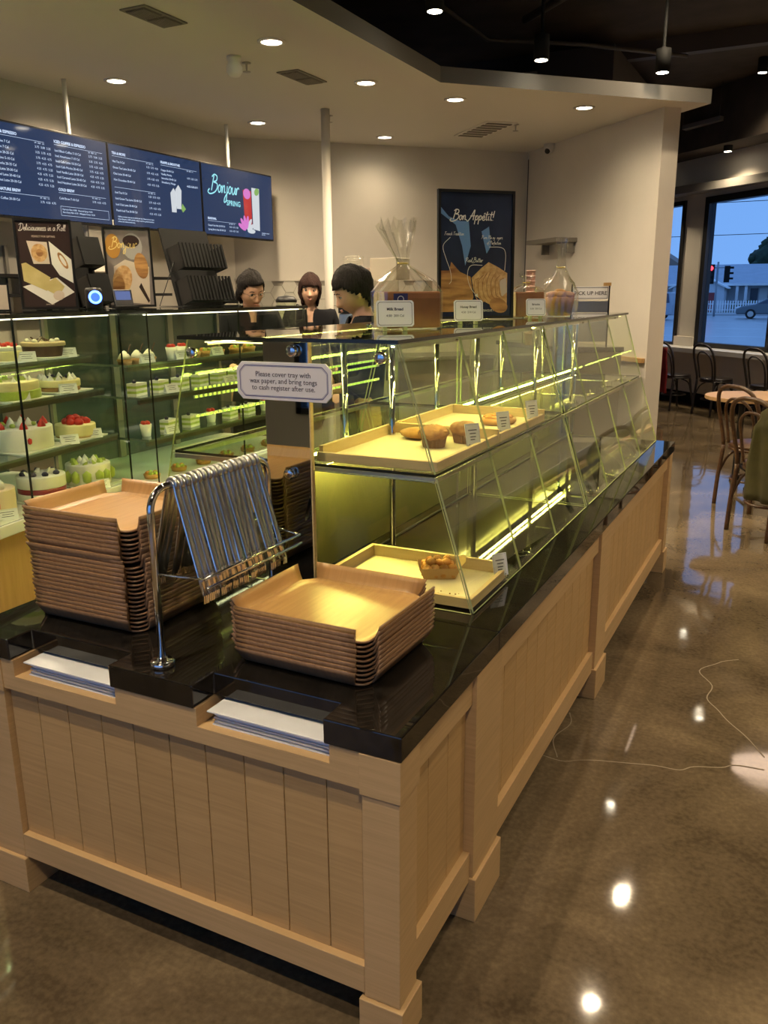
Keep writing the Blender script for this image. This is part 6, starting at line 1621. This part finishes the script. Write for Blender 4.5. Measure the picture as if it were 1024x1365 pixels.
MB().box(-8.0, 75.34, HZ, -6.75, 75.39, 1.42).build('garage_door', M_REDD, h)
for x in (-5.4, -4.7, -2.55, -2.0, .8): MB().box(x, 77.7, HZ, x + .22, 77.9, 2.0).build('porch_post', M_PICK, h)
for x0, x1 in ((-4.3, -3.7), (-2.9, -2.6), (-1.6, -.2), (1.4, 2.6)): MB().box(x0, 78.93, HZ + .5, x1, 78.99, 1.75).build('window', M_DKW, h)
MB().box(-3.6, 78.93, HZ, -2.95, 78.99, 1.75).build('front_door', M_PICK, h)
MB().cyl((-2.15, 82.8, 3.4), (-2.15, 82.8, 4.15), .12, 10).build('vent_pipe', M_PICK, h)
# neighbour gable at the left window
h = thing('house', 'tan gabled house behind the low house, seen in the narrow window', 'house', (-16, 100, GZ))
MB().box(-22, 100, HZ, -12.2, 108, 3.6).build('wall', mat('tan_siding', (.34, .27, .22), .8), h)
MB().add([(-22.5, 99.6, 3.5), (-11.6, 99.6, 3.5), (-17, 99.6, 7.0), (-22.5, 108, 3.5), (-11.6, 108, 3.5), (-17, 108, 7.0)], [(0, 1, 2), (1, 4, 5, 2), (0, 2, 5, 3), (3, 5, 4)], False).build('roof', mat('tan_roof', (.30, .22, .18), .8), h)
MB().box(-19, 99.95, 1, -17, 99.99, 2.4).build('window', M_DKW, h)
# cars
def car(lab, loc, rz, m, L=4.5, Hc=1.42, van=False):
    t = thing('car', lab, 'car', loc, rz)
    if van: prof = [(-L / 2, .30), (L / 2, .30), (L / 2, .85), (L / 2 - .25, 1.0), (L / 2 - 1.0, 1.1), (L / 2 - 1.5, Hc), (-L / 2 + .15, Hc), (-L / 2, .95)]
    else: prof = [(-L / 2, .32), (L / 2, .30), (L / 2 + .02, .62), (L / 2 - .3, .80), (L / 2 - 1.15, .95), (L / 2 - 2.0, Hc - .02), (L / 2 - 2.8, Hc), (-L / 2 + .75, 1.05), (-L / 2 + .05, .95), (-L / 2, .6)]
    q = MB(); q.M = Matrix(((1, 0, 0, 0), (0, 0, -1, .87), (0, 1, 0, 0), (0, 0, 0, 1))); q.prism(prof, 0, 1.74); q.build('body', m, t, local=True, bevel=.09, seg=3)
    gp = ([(L / 2 - 1.1, 1.08), (L / 2 - 1.55, Hc - .08), (-L / 2 + .3, Hc - .08), (-L / 2 + .2, 1.08)] if van else [(L / 2 - 1.3, .97), (L / 2 - 2.05, Hc - .09), (L / 2 - 2.8, Hc - .07), (-L / 2 + 1.0, 1.06)])
    q = MB(); q.M = Matrix(((1, 0, 0, 0), (0, 0, -1, .885), (0, 1, 0, 0), (0, 0, 0, 1))); q.prism(gp, 0, 1.77); q.build('side_windows', M_DKW, t, local=True)
    for x in (-L / 2 + .85, L / 2 - .9):
        for y in (-.78, .78):
            q = MB(); q.tube([(x, y - .12, .32), (x, y + .12, .32)], .32, 20); q.build('wheel', M_BLACK, t, local=True)
            q = MB(); q.tube([(x, y - .13, .32), (x, y + .13, .32)], .19, 16); q.build('rim', M_STEEL, t, local=True)
    for y in (-.62, .62):
        MB().ball((L / 2 - .12, y, .70), (.18, .17, .09), 10, 6).build('headlamp', M_WHITE, t, local=True)
    return t
car('grey-green sedan parked on the street outside the wide window', (-1.7, 61.0, GZ), R(182), mat('car_grey', (.14, .17, .19), .3, .3))
car('pale silver van seen through the narrow window', (-9.75, 57.5, GZ), R(178), mat('car_silver', (.40, .44, .50), .35, .3), 4.6, 1.75, True)
# traffic signals
t = thing('traffic_signal', 'traffic signal on a grey pole showing red outside the wide window', 'traffic light', (-5.85, 66.0, GZ))
MB().cyl((-5.85, 66, GZ), (-5.85, 66, 3.6), .07, 10).box(-6.5, 65.95, 3.15, -5.0, 66.05, 3.22).box(-6.4, 65.95, 2.15, -5.85, 66.02, 2.2).build('pole', mat('pole_grey', (.35, .38, .42), .5, .5), t)
MB().box(-6.55, 65.7, 2.05, -6.05, 65.95, 3.42).build('signal_head', M_BLACKM, t)
q = MB(); q.tube([(-6.3, 65.69, 3.15), (-6.3, 65.67, 3.15)], .17, 18); q.build('red_lamp', emat('signal_red', (1.0, .03, .05), 3.0), t)
for z in (2.72, 2.30): q = MB(); q.tube([(-6.3, 65.69, z), (-6.3, 65.67, z)], .16, 18); q.build('dark_lamp', M_BLACK, t)
MB().box(-5.35, 65.5, 2.15, -5.0, 66.0, 3.3).build('side_head', M_BLACKM, t)
for z in (2.35, 2.72, 3.1): MB().box(-5.0, 65.5, z, -4.75, 65.95, z + .14).build('visor', M_BLACKM, t)
t = thing('street_sign_pole', 'slim white street sign pole before the house porch', 'sign', (-1.2, 74, GZ))
MB().cyl((-.95, 74, GZ), (-.95, 74, 1.75), .06, 8).build('pole', M_PICK, t); MB().box(-1.25, 73.95, 1.55, -.65, 74.0, 1.9).build('plate', mat('sign_green', (.1, .3, .3), .5), t)
# trees and bushes
M_LEAF = mat('leaf_dark', (0.025, 0.05, 0.028), .9, var=.4, scale=2)
M_LEAF2 = mat('leaf_bush', (0.05, 0.08, 0.03), .9, var=.4, scale=4)
M_BARK = mat('bark', (0.06, 0.045, 0.035), .9)
def tree(lab, x, y, h_, w_, seed, conif=False):
    random.seed(seed); t = thing('tree', lab, 'tree', (x, y, GZ))
    MB().tube([(x, y, GZ), (x + .1, y, h_ * .5), (x, y, h_ * .75)], [.4, .28, .1], 8).build('trunk', M_BARK, t)
    q = MB()
    if conif:
        for i in range(9):
            f = i / 8; q.lathe([(w_ * (1 - f) + .1, 0), (w_ * (1 - f) * .5, .35), (.02, h_ * .14)], (x, y, h_ * (.25 + .72 * f)), 9)
    else:
        q.ball((x, y, h_ * .62), (w_ * .85, w_ * .6, h_ * .27), 16, 12, .12)
        for i in range(90):
            a = random.uniform(0, 6.28); f = random.random(); r_ = w_ * math.sqrt(random.random()) * (math.sin(math.pi * (.15 + .8 * f)) ** .6)
            q.ball((x + r_ * math.cos(a), y + r_ * .6 * math.sin(a), h_ * (.35 + .58 * f)), random.uniform(.09, .2) * w_, 8, 6, .25)
    q.build('crown', M_LEAF, t)
    return t
tree('large dark rounded tree behind the house roof', -2.3, 112, 8.3, 5.0, 3)
tree('dark conifer at the right edge of the window view', 1.9, 108, 9.0, 1.6, 4, True)
tree('small bare brownish tree left of the traffic signal', -13.2, 110, 4.6, 1.8, 6)
def bush(lab, x, y, w_, h_, seed):
    random.seed(seed); t = thing('bush', lab, 'bush', (x, y, HZ)); q = MB()
    for i in range(18): q.ball((x + random.uniform(-w_, w_), y + random.uniform(-.3, .3), HZ + h_ * random.uniform(.2, .8)), random.uniform(.2, .35), 7, 5, .25)
    q.build('leaves', M_LEAF2, t)
    MB().cyl((x, y, HZ), (x, y, HZ + h_ * .4), .05, 6).build('stem', M_BARK, t)
bush('low green bush before the house porch', -4.6, 75.5, 1.0, .9, 1)
bush('reddish green bush right of the porch posts', -2.2, 75.5, .9, 1.2, 2)
# distant hill and wires
q = MB(); pts = [(-260, -2)] + [(-260 + 20 * i, 8 + 9 * math.sin(i * .5) * math.sin(i * .17 + 1)) for i in range(27)] + [(270, -2)]
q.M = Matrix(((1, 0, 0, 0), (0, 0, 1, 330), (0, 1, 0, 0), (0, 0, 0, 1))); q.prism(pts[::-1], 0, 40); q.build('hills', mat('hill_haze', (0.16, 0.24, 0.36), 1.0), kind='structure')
for z, l in ((9.2, 'upper overhead wire across the window sky'), (6.4, 'lower overhead wire across the window sky')):
    MB().tube([(-60, 84, z + 1.0), (-30, 84, z), (0, 84, z + .1), (40, 84, z + 1.6)], .03, 5).build('overhead_wire', M_BLACKM, label=l, cat='wire')
# small weed outside the window
t = thing('weed_plant', 'thin weed growing outside the wide window', 'plant', (2.1, 14.2, GZ))
random.seed(8)
for i in range(7):
    a = random.uniform(0, 6.28); MB().tube([(2.1, 14.2, GZ), (2.1 + .08 * math.cos(a), 14.2 + .08 * math.sin(a), GZ + .4), (2.1 + .25 * math.cos(a), 14.2 + .2 * math.sin(a), GZ + .8 + .1 * i)], .008, 5).build('stem', M_LEAF2, t)

# lettering becomes real meshes
bpy.context.view_layer.update()
dg = bpy.context.evaluated_depsgraph_get()
for ob in [o for o in COL.objects if o.type == 'FONT']:
    me = bpy.data.meshes.new_from_object(ob.evaluated_get(dg))
    n = bpy.data.objects.new('lettering', me); COL.objects.link(n)
    n.parent = ob.parent; n.matrix_basis = ob.matrix_basis.copy()
    bpy.data.objects.remove(ob)
